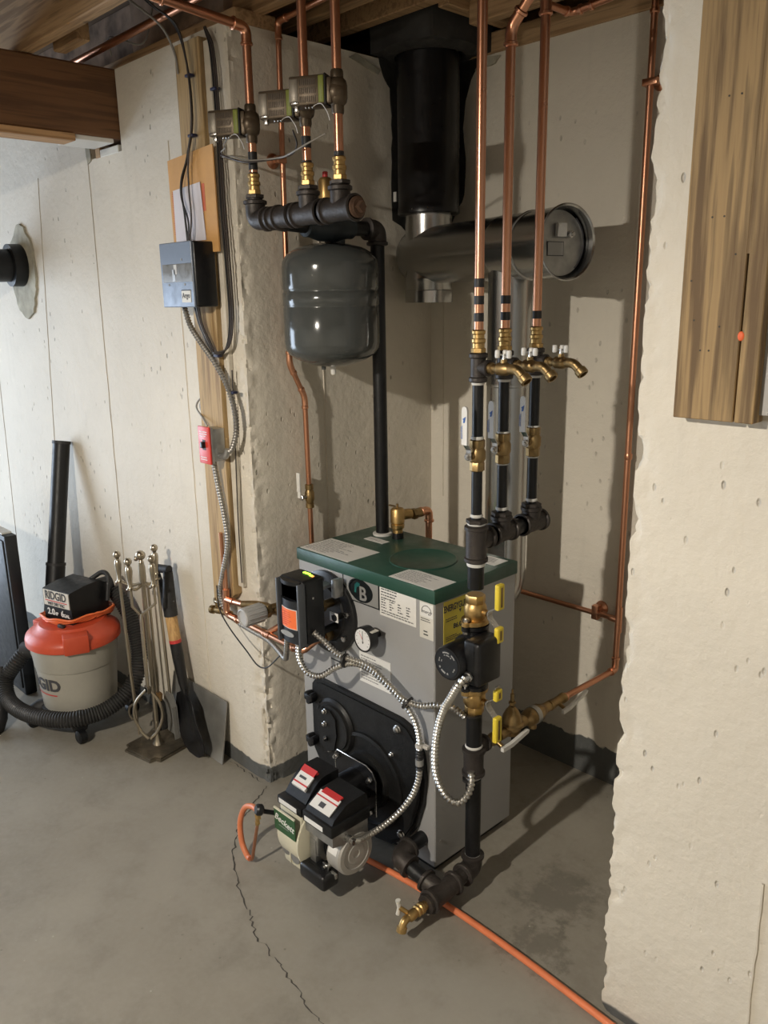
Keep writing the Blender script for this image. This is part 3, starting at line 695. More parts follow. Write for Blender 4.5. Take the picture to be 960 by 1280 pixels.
# motor
mo = part('motor', MB().lathe([(.050, 0), (.050, .035), (.044, .040), (.044, .075)], (.486, HY, HZ), X, 36), 'gloss_black', t)
mc = part('motor_cap', MB().lathe([(.060, 0), (.063, .003), (.063, .048), (.058, .054), (.045, .055), (.043, .053), (.03, .053), (.028, .055), (.012, .055), (.010, .0535), (0, .0535)], (.560, HY, HZ), X, 44), 'motor_alu', mo)
part('cap_label', MB().prism([(.0634*math.cos(a), .0634*math.sin(a)) for a in [1.9+k*.1 for k in range(11)]]+[(.062*math.cos(a), .062*math.sin(a)) for a in [2.9-k*.1 for k in range(11)]], (.566, HY, HZ), Y, Z, (.034, 0, 0)), 'label_white', mc)
part('pump_coupling', MB().box(.495, .53, -.222, -.192, .12, .185, .003).box(.50, .525, -.226, -.19, .09, .17, .002), 'galv_dull', mo)
mrib = MB()
for k in range(4): mrib.lathe([(.047, 0), (.047, .004)], (.522+k*.008, HY, HZ), X, 30)
part('cooling_ribs', mrib, 'plastic_black', mo)['kind'] = 'stuff'
part('bracket', MB().box(.548, .572, -.222, -.208, .095, .115, .002).cyl((.558, -.222, .105), (.558, -.23, .105), .006, 10).box(.565, .60, -.221, -.212, .085, .10, .002), 'galvanised', mo)
part('capacitor', MB().box(.482, .590, -.255, -.195, .052, .100, .012, 3), 'gloss_black', t)
part('capacitor_vents', MB().box(.50, .562, -.235, -.205, .0985, .1015), 'plastic_black', t)
# pump and oil valve on the left
part('oil_pump', MB().lathe([(.040, 0), (.040, .03), (.028, .05), (.028, .065), (0, .065)], (.384, HY, HZ), -X, 26).box(.335, .384, -.205, -.15, .13, .175, .004), 'cast_black', t)
part('oil_arm', MB().tube([(.352, -.20, .155), (.352, -.245, .185), (.345, -.265, .195)], .0065, 10), 'cast_black', t)

t = thing('oil_valve', 'small brass oil valve with a black knob beside the burner', 'valve', (.335, -.28, .10))
part('knob', MB().lathe([(.012, -.011), (.0165, -.006), (.0165, .006), (.012, .011)], (.342, -.278, .205), V(-.3, -.9, .3), 18), 'gloss_black', t)
part('body', MB().merge(hexnut((.337, -.281, .183), V(-.1, -.05, 1), .009, .018)).cyl((.340, -.279, .20), (.334, -.283, .155), .006, 12).merge(hexnut((.335, -.282, .163), V(-.1, -.05, 1), .0075, .012)), 'brass', t)
hp = spline([(.335, -.277, .195), (.30, -.272, .192), (.255, -.270, .165), (.228, -.272, .105), (.238, -.277, .045), (.270, -.282, .018), (.287, -.284, .018)], 10)
solo('oil_hose', MB().tube(hp, .0085, 12), 'hose_orange', 'looped orange oil hose beside the cream burner', 'hose')
solo('oil_tube', MB().tube(spline([(.283, -.284, .018), (.297, -.284, .022), (.308, -.284, .055), (.322, -.283, .11), (.335, -.282, .158)], 8), .0048, 10), 'copper_dull', 'bare copper oil tube rising from the orange hose', 'pipe')
lp_ = spline([(.31, -.10, .010), (.42, -.06, .010), (.53, -.038, .010), (.665, -.022, .010), (.834, -.013, .010), (1.064, -.018, .010), (1.319, -.034, .010), (1.7, -.06, .010), (2.4, -.12, .01)], 8)
solo('oil_line', MB().tube(lp_, .0088, 12), 'oil_orange', 'orange coated oil line running along the floor past the boiler', 'pipe')

# ------------------------------------------------------------------ supply side: riser, air scoop, tank, header
RB = .0212     # 1-1/4 in. black pipe
SX, SY = .222, .338
t = thing('supply_pipe', 'thick black supply pipe rising from the boiler top beside the tank', 'pipe', (SX, SY, BZ))
part('pipe', MB().tube([(SX, SY, BZ-.01), (SX, SY, 1.775)], RB, 24), 'black_pipe', t)
part('collar', MB().lathe([(.031, 0), (.031, .006), (.024, .008)], (SX, SY, BZ), Z, 24), 'sealant', t)
part('elbow', fit_tube([(SX, SY, 1.752), (SX, SY, 1.797), (SX, SY-.045, 1.797)], .0275, .032, 24, .04), 'iron_fitting', t)
part('nipple', MB().tube([(SX, SY-.04, 1.797), (SX, .235, 1.797)], RB, 20), 'black_pipe', t)
part('nipple', MB().tube([(SX, .07, 1.797), (SX, -.05, 1.803)], RB, 20), 'black_pipe', t)
t = thing('air_scoop', 'dark cast air scoop with brass air vent between tank and header', 'air scoop', (SX, .15, 1.765))
part('body', MB().lathe([(.027, 0), (.031, .002), (.031, .018), (.034, .03), (.040, .055), (.040, .115), (.034, .14), (.031, .152), (.031, .168), (.027, .170)], (SX, .065, 1.797), Y, 24).lathe([(.016, 0), (.016, .03), (.02, .034)], (SX, .19, 1.750), Z, 16), 'scoop_blue', t)
av = part('air_vent', MB().lathe([(.010, 0), (.010, .02), (.0185, .025), (.0195, .03), (.0195, .085), (.015, .092), (.008, .094)], (SX, .145, 1.832), Z, 20), 'brass', t)
part('vent_cap', MB().lathe([(.0075, 0), (.0075, .014), (.004, .016), (0, .016)], (SX, .145, 1.925), Z, 12), 'red_plastic', av)
TX, TY = .182, .186
t = thing('expansion_tank', 'glossy grey steel expansion tank hanging under the air scoop', 'tank', (TX, TY, 1.385))
r = .140
prof = [(0, 0), (.05, .006), (.10, .022), (.128, .040), (.138, .056), (r, .072), (r, .172), (.1385, .174), (.1385, .178), (r, .180), (r, .214), (.138, .216), (.1375, .221), (.139, .224), (r, .226), (r, .286), (.137, .303), (.126, .320), (.098, .338), (.055, .349), (0, .353)]
part('shell', MB().lathe(prof, (TX, TY, 1.405), Z, 64), 'tank_grey', t, ang=50)
part('stem', MB().tube([(SX-.01, .19, 1.752), (SX-.015, .19, 1.775)], .010, 12).lathe([(.014, 0), (.014, .016), (.010, .018), (.010, .03)], (TX, TY, 1.752), Z, 14).tube([(TX, TY, 1.765), (SX, .19, 1.768)], .010, 10), 'iron_fitting', t)
part('air_cap', MB().lathe([(.006, -.022), (.008, -.018), (.008, -.004), (.010, .004)], (TX, TY, 1.405), Z, 14), 'white_plastic', t)
part('weld_stub', MB().lathe([(.006, -.01), (.007, .0)], (TX-.02, TY-.02, 1.408), Z, 10), 'tank_grey', t)
HYY, HZZ = -.05, 1.808
t = thing('supply_header', 'dark cast-iron supply header feeding three copper risers', 'manifold', (.33, HYY, 1.775))
part('elbow', fit_tube([(.16, HYY, HZZ+.050), (.16, HYY, HZZ), (.215, HYY, HZZ)], .0265, .0315, 24, .045), 'iron_fitting', t)
hd = MB().tube([(.205, HYY, HZZ), (.30, HYY, HZZ)], .0255, 24); ring(hd, V(.232, HYY, HZZ), X, .030, .012); part('nipple', hd, 'iron_fitting', t)
def tee(cx, w2, up=True):
    mb = MB().tube([(cx-w2, HYY, HZZ), (cx+w2, HYY, HZZ)], .0272, 24)
    for d in (-1, 1): ring(mb, V(cx+d*(w2-.006), HYY, HZZ), X, .0315, .012)
    mb.tube([(cx, HYY, HZZ), (cx, HYY, HZZ+.05)], .0245, 22); ring(mb, V(cx, HYY, HZZ+.047), Z, .0295, .013); return mb
tb = MB().tube([(.255, HYY, HZZ), (.325, HYY, HZZ)], .0272, 24); ring(tb, V(.262, HYY, HZZ), X, .0315, .012); ring(tb, V(.318, HYY, HZZ), X, .0315, .012); tb.tube([(.222, HYY+.05, 1.803), (.222, HYY, HZZ)], .0265, 20)
part('tee', tb, 'iron_fitting', t)
part('tee', tee(.385, .052), 'iron_fitting', t); part('tee', tee(.505, .056), 'iron_fitting', t)
part('close_nipple', MB().tube([(.43, HYY, HZZ), (.455, HYY, HZZ)], .022, 20), 'black_pipe', t)
part('plug', MB().lathe([(.024, 0), (.0245, .006), (.019, .008), (.019, .010)], (.561, HYY, HZZ), X, 24).lathe([(.013, .008), (.013, .022)], (.561, HYY, HZZ), X, 4), 'rust_iron', t)
RISER = [(.16, HYY), (.385, HYY), (.505, HYY)]
for x, y in RISER: part('bushing', MB().merge(hexnut((x, y, HZZ+.060), Z, .026, .010)).lathe([(.020, 0), (.020, .012)], (x, y, HZZ+.048), Z, 20), 'iron_fitting', t)
# copper supply risers
CR = .0112
def press(mb, x, y, z, up=1):
    return mb.lathe([(.0145, 0), (.0145, .014), (.0168, .017), (.0168, .024), (.0138, .026), (.0138, .034), (.0162, .037), (.0162, .043), (.0125, .046)], (x, y, z), (0, 0, up), 20)
names = ['left-hand copper supply riser turning at an elbow under the joists', 'middle copper supply riser with two black tape bands', 'copper supply riser beside the header plug with one black tape band']
bands = [[(1.905, 1.928), (1.934, 1.978)], [(1.908, 1.930), (1.958, 1.985)], [(1.912, 1.936)]]
vz = [2.045, 2.052, 2.062]
for i, (x, y) in enumerate(RISER):
    t = thing('supply_riser', names[i], 'pipe', (x, y, HZZ+.065), 'copper supply risers')
    b = vz[i]
    part('adapter', press(MB().merge(hexnut((x, y, HZZ+.071), Z, .0175, .012)), x, y, HZZ+.072), 'brass', t)
    part('lower_pipe', MB().tube([(x, y, HZZ+.09), (x, y, b-.03)], CR, 18), 'copper', t)
    for a, c in bands[i]: part('tape_band', MB().lathe([(CR+.0006, 0), (CR+.0006, c-a)], (x, y, a), Z, 18), 'cable_black', t)
    if i == 0:
        pth = fillet([(x, y, b+.03), (x, y, 2.272), (x, y-.275, 2.292)], .028, 8)
        part('upper_pipe', MB().tube(pth, CR, 18), 'copper_dull', t)
        e = MB().tube(fillet([(x, y, 2.232), (x, y, 2.272), (x, y-.04, 2.275)], .028, 8), CR+.002, 18)
        for c, ax in (((x, y, 2.234), Z), ((x, y-.038, 2.275), Y)): ring(e, Vector(c), ax, CR+.0045, .008)
        part('elbow', e, 'copper', t)
        e = MB().tube(fillet([(x, y-.235, 2.289), (x, y-.275, 2.292), (x-.01, y-.277, 2.345)], .022, 8), CR+.002, 18); ring(e, V(x, y-.237, 2.289), Y, CR+.0045, .008); ring(e, V(x-.008, y-.277, 2.332), Z, CR+.0045, .008)
        part('elbow', e, 'copper', t)
        part('upper_pipe', MB().tube([(x-.01, y-.277, 2.33), (x-.012, y-.277, 2.6)], CR, 16), 'copper_dull', t)
    else: part('upper_pipe', MB().tube([(x, y, b+.03), (x, y, 2.60)], CR, 18), 'copper_dull', t)
# motorised zone valves
def zone_valve(label):
    t = thing('zone_valve', label, 'valve', (0, 0, 0), 'zone valves on the supply risers')
    part('body', MB().lathe([(.0135, -.046), (.0150, -.040), (.0150, -.028), (.021, -.022), (.0235, -.012), (.0235, .014), (.021, .024), (.0150, .030), (.0150, .044), (.0130, .048)], (0, 0, 0), Z, 20).ball((-.002, 0, 0), .027, 20, (.95, 1.0, 1.05)).box(-.024, -.006, -.024, .024, -.026, .03, .004), 'valve_tan', t)
    c = part('actuator', MB().box(-.140, -.022, -.027, .027, -.027, .036, .004, 2), 'valve_tan', t)
    for z in range(3):
        for k in range(9): part('vent_slot', MB().box(-.1045+k*.0062, -.1015+k*.0062, -.0278, -.0265, -.021+z*.018, -.008+z*.018), 'valve_vent', c)
    part('end_plate', MB().box(-.1405, -.108, -.0285, .0285, -.020, .031, .004), 'valve_end', c)
    part('end_plate_lever', MB().box(-.132, -.108, -.030, -.0285, -.024, -.019, .001).box(-.128, -.115, -.020, -.01, -.038, -.026, .001), 'steel', c)
    part('green_tag', MB().box(-.043, -.0235, -.0285, .0285, -.024, .034, .003), 'tag_green', c, 'yellow-green strip')
    part('tag_frame', MB().box(-.0235, -.018, -.0295, .0295, -.029, .038, .003), 'cable_black', c)
    for k in range(3): part('terminal', MB().ball((-.088+k*.011, -.02, -.031), .0032, 8), 'steel', t)
    part('lead_wire', MB().tube(spline([(-.066, -.02, -.031), (-.05, -.024, -.026), (-.03, -.030, -.028), (-.016, -.028, -.045), (-.013, -.02, -.062)], 5), .0012, 6), 'wire_white', t)
    for o in t.children:
        if o.name.split('.')[0] in ('actuator', 'terminal', 'lead_wire'):
            for c in [o]+list(o.children):
                for q in c.data.vertices: q.co.x = -.022+(q.co.x+.022)*.74 if q.co.x < -.022 else q.co.x
    t.rotation_euler = (0, 0, math.radians(30))
    return t
zl = ['zone valve with a tan motor box on the left-hand copper riser', 'zone valve with a tan motor box on the middle copper riser', 'zone valve with a tan motor box on the riser beside the header plug']
z0 = zone_valve(zl[0]); z0.location = (RISER[0][0], RISER[0][1], vz[0])
for i in (1, 2): dup(z0, (RISER[i][0], RISER[i][1], vz[i]), zl[i])
# low-voltage cable to the zone valves
cw = [[(-.035, -.012, 1.995), (.0, -.035, 1.988), (.09, -.07, 1.975), (.18, -.074, 1.953), (.27, -.045, 1.952), (.35, -.075, 1.948), (.42, -.075, 1.962), (.465, -.055, 1.980)],
      [(-.035, -.014, 1.985), (.0, -.040, 1.992), (.09, -.074, 1.970), (.18, -.078, 1.949), (.28, -.03, 1.955), (.335, -.04, 1.972), (.36, -.07, 2.0)]]
solo('valve_cable', MB().tube(spline(cw[0], 8), .0022, 8), 'cable_grey', 'thin grey cable looping to the zone valve beside the header plug', 'cable')
solo('valve_cable', MB().tube(spline(cw[1], 8), .0022, 8), 'cable_brown', 'thin dark cable looping to the middle zone valve', 'cable')
solo('valve_cable', MB().tube(spline([(-.03, -.013, 2.0), (.0, -.04, 2.0), (.05, -.06, 2.002), (.06, -.07, 2.008), (.09, -.075, 2.02)], 8), .0018, 8), 'cable_grey', 'short thin cable to the left-hand zone valve', 'cable')
# small copper line on the recess side wall
t = thing('copper_line', 'thin copper line with an offset running down the recess side wall', 'pipe', (.035, .16, .45))
p0 = fillet([(.26, .150, 2.362), (.034, .150, 2.352), (.034, .137, 1.41), (.034, .190, 1.305), (.034, .198, .45)], .02, 6)
part('pipe', MB().tube(p0, .0082, 14), 'copper_dull', t)
for c, ax in (((.034, .1505, 2.31), Z), ((.07, .150, 2.353), X), ((.034, .137, 1.445), Z), ((.034, .151, 1.383), V(0, -.45, 1)), ((.034, .178, 1.330), V(0, -.45, 1)), ((.034, .190, 1.273), Z)):
    part('joint_ring', ring(MB(), Vector(c), ax, .0108, .010), 'copper', t)
for q in ([(.07, .150, 2.353), (.034, .150, 2.352), (.034, .1495, 2.31)], [(.034, .1375, 1.44), (.034, .137, 1.41), (.034, .152, 1.38)], [(.034, .178, 1.33), (.034, .190, 1.305), (.034, .191, 1.275)]):
    part('elbow', MB().tube(fillet(q, .021, 7), .0097, 14), 'copper', t)
part('bell_hanger', MB().lathe([(.022, 0), (.020, .006), (.010, .012), (.008, .026)], (0, .135, 1.992), X, 20).box(.024, .046, .120, .152, 1.982, 2.002, .002), 'copper_dull', t)
t = thing('line_valve', 'small brass ball valve with white lever on the thin copper line', 'valve', (.034, .194, .945))
part('body', MB().lathe([(.010, 0), (.0135, .002), (.0135, .016), (.0115, .018), (.0155, .030), (.0155, .052), (.0115, .062), (.0135, .064), (.0135, .078), (.010, .080)], (.034, .194, .945), Z, 18), 'brass_dull', t)
part('stem', MB().cyl((.034, .194, .985), (.034, .155, .985), .006, 12).merge(hexnut((.034, .160, .985), Y, .010, .006)), 'steel', t)
part('lever', MB().box(.027, .041, .150, .153, .985, 1.065, .001, 1).box(.026, .042, .148, .154, 1.005, 1.068, .002), 'white_plastic', t)

# ------------------------------------------------------------------ return side
PX = .806
RET = [(PX, .105), (PX, .205), (PX, .333)]
RN = .0135
zone = ['farthest forward, beside the pump riser', 'middle', 'nearest the back wall']
nb = ['with three black tape bands', 'with two black tape bands', 'with one black tape band']
# copper return risers
for i, (x, y) in enumerate(RET):
    t = thing('return_riser', 'tall copper return riser '+nb[i], 'pipe', (x, y, 1.475))
    part('adapter', press(MB().merge(hexnut((x, y, 1.478), Z, .0175, .012)), x, y, 1.480), 'brass', t)
    for k in range(3-i): part('tape_band', MB().lathe([(CR+.0007, 0), (CR+.0007, .0195)], (x, y, 1.5445+k*.0385-(.0 if i else .0)), Z, 18), 'cable_black', t)
    if i == 0: part('pipe', MB().tube([(x, y, 1.49), (x, y, 2.60)], CR, 20), 'copper', t)
    elif i == 1:
        part('pipe', MB().tube([(x, y, 1.49), (x, y, 2.165)], CR, 20), 'copper', t)
        e = MB().tube(fillet([(x, y, 2.140), (x, y, 2.178), (x+.03, y, 2.208)], .02, 6), CR+.002, 18); ring(e, V(x, y, 2.145), Z, CR+.005, .009); ring(e, V(x+.027, y, 2.205), V(1, 0, 1), CR+.005, .009); part('elbow', e, 'copper', t)
        part('pipe', MB().tube([(x+.02, y, 2.198), (x+.36, y, 2.538)], CR, 18), 'copper', t)
    else:
        part('pipe', MB().tube([(x, y, 1.49), (x, y, 2.23)], CR, 20), 'copper', t)
        e = MB().tube([(x, y, 2.228), (x, y, 2.275)], CR+.002, 18); ring(e, V(x, y, 2.232), Z, CR+.005, .009); part('tee', e, 'copper', t)
        part('pipe', MB().tube([(x, y, 2.27), (x, y, 2.6)], CR, 16), 'copper_dull', t)
        pp = fillet([(x, y, 2.252), (x, .435, 2.252), (x+.5, .455, 2.30)], .018, 6)
        part('branch_pipe', MB().tube(pp, .0085, 14), 'copper_dull', t)
        for c, ax in (((x, .415, 2.252), Y), ((x+.025, .436, 2.2545), X), ((x+.055, .437, 2.257), X)): part('joint_ring', ring(MB(), Vector(c), ax, .0115, .010), 'copper', t)
# iron drain tees, nipples
for i, (x, y) in enumerate(RET):
    t = thing('return_drop_pipe', ['black iron return leg above the pump with thread-sealed nipples', 'black iron return leg between the two outer legs', 'black iron return leg nearest the back wall'][i], 'pipe', (x, y, 1.06))
    mb = MB().tube([(x, y, 1.405), (x, y, 1.472)], .0185, 22); ring(mb, V(x, y, 1.466), Z, .0225, .013); ring(mb, V(x, y, 1.410), Z, .0225, .013)
    mb.tube([(x, y, 1.438), (x+.034, y, 1.438)], .0165, 20); ring(mb, V(x+.03, y, 1.438), X, .0195, .011)
    part('tee', mb, 'iron_fitting', t)
    part('upper_nipple', MB().tube([(x, y, 1.26), (x, y, 1.41)], RN, 20), 'black_pipe', t)
    part('lower_nipple', MB().tube([(x, y, 1.055), (x, y, 1.21)], RN, 20), 'black_pipe', t)
    for z in (1.401, 1.270, 1.193, 1.075): part('thread_seal', MB().lathe([(RN+.0008, -.004), (RN+.0022, -.002), (RN+.0022, .002), (RN+.0008, .004)], (x, y, z), Z, 20), 'sealant', t)
def ball_valve(label):
    t = thing('ball_valve', label, 'valve', (0, 0, 0), 'brass ball valves on the return legs')
    b = MB().lathe([(.0165, -.040), (.0185, -.038), (.0185, -.020), (.0165, -.016)], (0, 0, 0), Z, 8)
    b.lathe([(.0165, -.018), (.0205, -.010), (.0205, .010), (.0165, .018)], (0, 0, 0), Z, 22).lathe([(.0165, .016), (.0190, .020), (.0190, .036), (.0165, .038)], (0, 0, 0), Z, 8)
    b.cyl((0, 0, 0), (0, -.027, 0), .009, 14)
    part('body', b, 'brass_dull', t)
    part('stem_nut', MB().merge(hexnut((0, -.036, 0), Y, .0085, .008)).cyl((0, -.025, 0), (0, -.043, 0), .0045, 10), 'steel', t)
    lv = part('lever', MB().box(-.008, .008, -.0335, -.031, -.010, .018, .0008, 1).prism([(-.031, .016), (-.0335, .016), (-.0475, .034), (-.045, .034)], (-.008, 0, 0), Y, Z, (.016, 0, 0)), 'steel', t)
    g = MB().prism([(-.0085, .030), (.0085, .030), (.0085, .112), (.006, .120), (0, .1225), (-.006, .120), (-.0085, .112)], (0, -.0495, 0), X, Z, (0, .006, 0)); part('grip', g, 'white_plastic', lv, 'white plastic grip')
    pr = MB().prism([(-.005, .092), (.003, .089), (.005, .099), (.0, .096)], (0, -.0502, 0), X, Z, (0, .001, 0)).prism([(-.003, .083), (.002, .084), (.003, .090), (-.002, .091)], (0, -.0502, 0), X, Z, (0, .001, 0)); part('print', pr.merge(printlines((-.004, -.0497, .045), Z, -X, .036, .007, 2, .0006, 3, 1.0)), 'blue_print', lv)['kind'] = 'stuff'
    return t
bl = ['brass ball valve with white lever on the leg above the pump', 'brass ball valve with white lever on the leg between the outer two', 'brass ball valve with white lever on the leg nearest the back wall']
b0 = ball_valve(bl[0]); b0.location = (RET[0][0], RET[0][1], 1.228)
for i in (1, 2): dup(b0, (RET[i][0], RET[i][1], 1.232), bl[i])
def hose_bibb(label):
    t = thing('hose_bibb', label, 'tap', (0, 0, 0), 'brass hose bibbs on the drain tees')
    b = MB().lathe([(.0135, -.004), (.0135, .008), (.0105, .010), (.0105, .020), (.0150, .026), (.0155, .048), (.012, .056)], (0, 0, 0), X, 18)
    b.tube(fillet([(.05, 0, .0), (.078, 0, .001), (.100, 0, -.020)], .018, 6), [.012]*4+[.0118]*5, 16)
    b.lathe([(.0118, 0), (.0150, .003), (.0150, .016), (.0135, .018), (.010, .018), (.010, .004)], (.094, 0, -.0135), V(.72, 0, -.69), 18)
    b.cyl((.040, 0, .010), (.040, 0, .022), .0075, 12)
    part('body', b, 'brass_dull', t)
    h = part('handle', MB().box(.022, .058, -.003, .003, .030, .0345, .0015).cyl((.040, 0, .020), (.040, 0, .034), .004, 10), 'steel', t)
    for k, y in ((.024, -.004), (.040, .004), (.056, -.002)): part('handle_lobe', MB().lathe([(.005, -.008), (.006, -.005), (.006, .007), (.0045, .010)], (k, y, .033), Z, 12), 'white_plastic', h)
    return t
hl = ['brass hose bibb with white handle on the tee above the pump', 'brass hose bibb with white handle on the tee between the outer two', 'brass hose bibb with white handle on the tee nearest the back wall']
h0 = hose_bibb(hl[0]); h0.location = (PX+.036, RET[0][1], 1.438)
for i in (1, 2): dup(h0, (PX+.036, RET[i][1], 1.438), hl[i])
# return header
RH = 1.012
t = thing('return_header', 'dark cast-iron return header collecting the three return legs', 'manifold', (PX, .22, .955))
def htee(y0, y1, yc, down=False):
    mb = MB()
    if not down:
        mb.tube([(PX, y0, RH), (PX, y1, RH)], .0262, 24); ring(mb, V(PX, y0+.006, RH), Y, .0305, .012); ring(mb, V(PX, y1-.006, RH), Y, .0305, .012)
        mb.tube([(PX, yc, RH), (PX, yc, RH+.043)], .0245, 22); ring(mb, V(PX, yc, RH+.039), Z, .0285, .013)
    else:
        mb.tube([(PX, yc, .955), (PX, yc, 1.050)], .0265, 24); ring(mb, V(PX, yc, .962), Z, .0305, .013); ring(mb, V(PX, yc, 1.044), Z, .0300, .013)
        mb.tube([(PX, yc, RH-.006), (PX, yc+.048, RH)], .0255, 22); ring(mb, V(PX, yc+.044, RH), Y, .0300, .012)
    return mb
part('tee', htee(0, 0, .105, True), 'iron_fitting', t); part('tee', htee(.165, .250, .205), 'iron_fitting', t); part('tee', htee(.288, .382, .333), 'iron_fitting', t)
part('close_nipple', MB().tube([(PX, .145, RH), (PX, .17, RH)], .021, 20), 'iron_fitting', t); part('close_nipple', MB().tube([(PX, .245, RH), (PX, .292, RH)], .021, 20), 'black_pipe', t)
part('plug', MB().lathe([(.024, 0), (.024, .006), (.018, .008), (0, .008)], (PX, .382, RH), Y, 22).lathe([(.013, .006), (.013, .02)], (PX, .382, RH), Y, 4), 'iron_fitting', t)
for i, (x, y) in enumerate(RET):
    z = 1.056 if i else 1.056
    part('bushing', MB().merge(hexnut((x, y, z+.005), Z, .0265, .011)).lathe([(.0195, 0), (.0195, .010)], (x, y, z-.01), Z, 20), 'iron_fitting', t)
    part('thread_seal', MB().lathe([(.0225, -.0022), (.0235, 0), (.0225, .0022)], (x, y, z-.002), Z, 22), 'sealant', t)
part('nipple', MB().tube([(PX, .105, .885), (PX, .105, .96)], RB, 22), 'black_pipe', t)
part('thread_seal', MB().lathe([(.0228, -.005), (.024, 0), (.0228, .005)], (PX, .105, .950), Z, 22), 'sealant', t)
# isolation flanges
def iso_valve(label, s):
    """s=+1: valve above the pump (flange at the bottom); s=-1 mirrored below"""
    t = thing('isolation_valve', label, 'valve', (0, 0, 0), 'brass isolation valves at the pump')
    b = MB().lathe([(.0235, .076*s), (.0255, .073*s), (.0255, .056*s), (.0235, .053*s)], (0, 0, 0), Z, 8)
    b.lathe([(.024, .054*s), (.0290, .045*s), (.0300, .032*s), (.0285, .020*s), (.024, .012*s), (.030, .008*s)], (0, 0, 0), Z, 26)
    b.prism([(.040*math.cos(a), .034*math.sin(a)) for a in [k*PI/12 for k in range(24)]], (0, 0, 0), Y, X, (0, 0, .011*s))
    for y in (-.036, .036): b.lathe([(.012, 0), (.012, .011*s)], (0, y, 0), Z, 16)
    b.cyl((.026, 0, .034*s), (.040, 0, .034*s), .009, 14)
    part('body', b, 'brass', t)
    for y in (-.036, .036): part('bolt', MB().merge(hexnut((0, y, .015*s), Z, .009, .008)).cyl((0, y, .02*s), (0, y, -.022*s), .0045, 10).merge(hexnut((0, y, -.018*s), Z, .009, .008)), 'steel', t)
    def strip(pts, w, th): 
        mb = MB(); n = len(pts); a = [(x, z) for x, z in pts]; o = []
        for i, (x, z) in enumerate(a):
            p = Vector((*a[max(i-1, 0)], 0)); q = Vector((*a[min(i+1, n-1)], 0)); d = (q-p).normalized(); o.append((x-d.y*th, z+d.x*th))
        return mb.prism(a+o[::-1], (0, -w/2, 0), X, Z, (0, w, 0))
    c = .034*s
    hb = part('handle', strip([(.074, c+.060), (.073, c+.026), (.048, c+.012), (.044, c), (.048, c-.012), (.073, c-.034), (.074, c-.06)], .018, .0035), 'steel', t)
    up, dn = (.088, .068) if s > 0 else (.052, .098)
    for z0, z1, nm in ((c+.020, c+up, 'grip'), (c-.026, c-dn, 'grip')):
        part(nm, MB().box(.070, .084, -.013, .013, min(z0, z1), max(z0, z1), .0045, 3), 'grip_yellow', hb, 'yellow grip')
        part('grip_slot', MB().box(.0832, .0844, -.004, .004, min(z0, z1)+.008, max(z0, z1)-.008, .0004, 1), 'label_yellow' if abs(z1-z0) < .03 else 'brass_dull', hb)
    part('handle_screw', MB().merge(hexnut((.044, 0, c), X, .0075, .006)), 'steel', t)
    return t
v1 = iso_valve('brass isolation valve with yellow handle above the pump', 1); v1.location = (PX, .105, .792)
v2 = iso_valve('brass isolation valve with yellow handle below the pump', -1); v2.location = (PX, .105, .612)
# circulator
t = thing('circulator_pump', 'black circulator pump between two brass isolation valves', 'pump', (PX, .08, .61))
vo = MB().lathe([(.036, 0), (.036, .010), (.027, .016), (.027, .04)], (PX, .105, .611), Z, 24).lathe([(.027, .14), (.027, .162), (.036, .168), (.036, .178)], (PX, .105, .611), Z, 24)
vo.lathe([(.030, .062), (.055, .050), (.060, .03), (.058, .0), (.050, -.012)], (PX, .085, .700), Y, 30); vo.tube(spline([(PX, .105, .77), (PX, .118, .74), (PX, .12, .70), (PX, .115, .66), (PX, .105, .63)], 6), .034, 20)
for y in (-.036, .036): vo.lathe([(.012, .0), (.012, .010)], (PX, .105+y, .611), Z, 14).lathe([(.012, .168), (.012, .178)], (PX, .105+y, .611), Z, 14)
part('volute', vo, 'gloss_black', t)
mo = part('motor', MB().lathe([(.053, 0), (.053, .012), (.046, .020), (.045, .088), (.042, .093), (.0, .093)], (PX, .090, .712), -Y, 36), 'gloss_black', t)
np2 = part('nameplate', MB().lathe([(.036, 0), (.036, .001), (0, .001)], (PX, -.003, .712), -Y, 32), 'panel_black', mo)
arcp = MB()
for a0, a1, rr, wv in ((.6, 2.3, .030, .0035), (.9, 2.0, .023, .003), (3.6, 4.9, .027, .005), (2.7, 3.2, .026, .003), (5.6, 6.1, .026, .003), (2.75, 3.1, .018, .003)):
    nseg = 7; A = [a0+(a1-a0)*k/nseg for k in range(nseg+1)]
    for k in range(nseg):
        if (k*5+int(rr*1000)) % 4 == 0: continue
        q = [(r_*math.cos(a), r_*math.sin(a)) for r_, a in ((rr-wv/2, A[k]), (rr+wv/2, A[k]), (rr+wv/2, A[k+1]), (rr-wv/2, A[k+1]))]
        arcp.prism(q, (PX, -.004, .712), X, Z, (0, -.0006, 0))
part('print', arcp, 'label_silver', np2)['kind'] = 'stuff'
jbx = part('junction_box', MB().box(PX+.030, PX+.082, .022, .112, .662, .778, .008, 3), 'gloss_black', t)
part('box_seam', MB().box(PX+.058, PX+.0595, .021, .113, .661, .779, .008, 2), 'plastic_black', jbx)
part('conduit_fitting', MB().cyl((PX+.052, .024, .688), (PX+.050, .004, .683), .011, 14).merge(hexnut((PX+.052, .018, .687), V(0, -1, -.2), .014, .007)), 'steel', jbx)
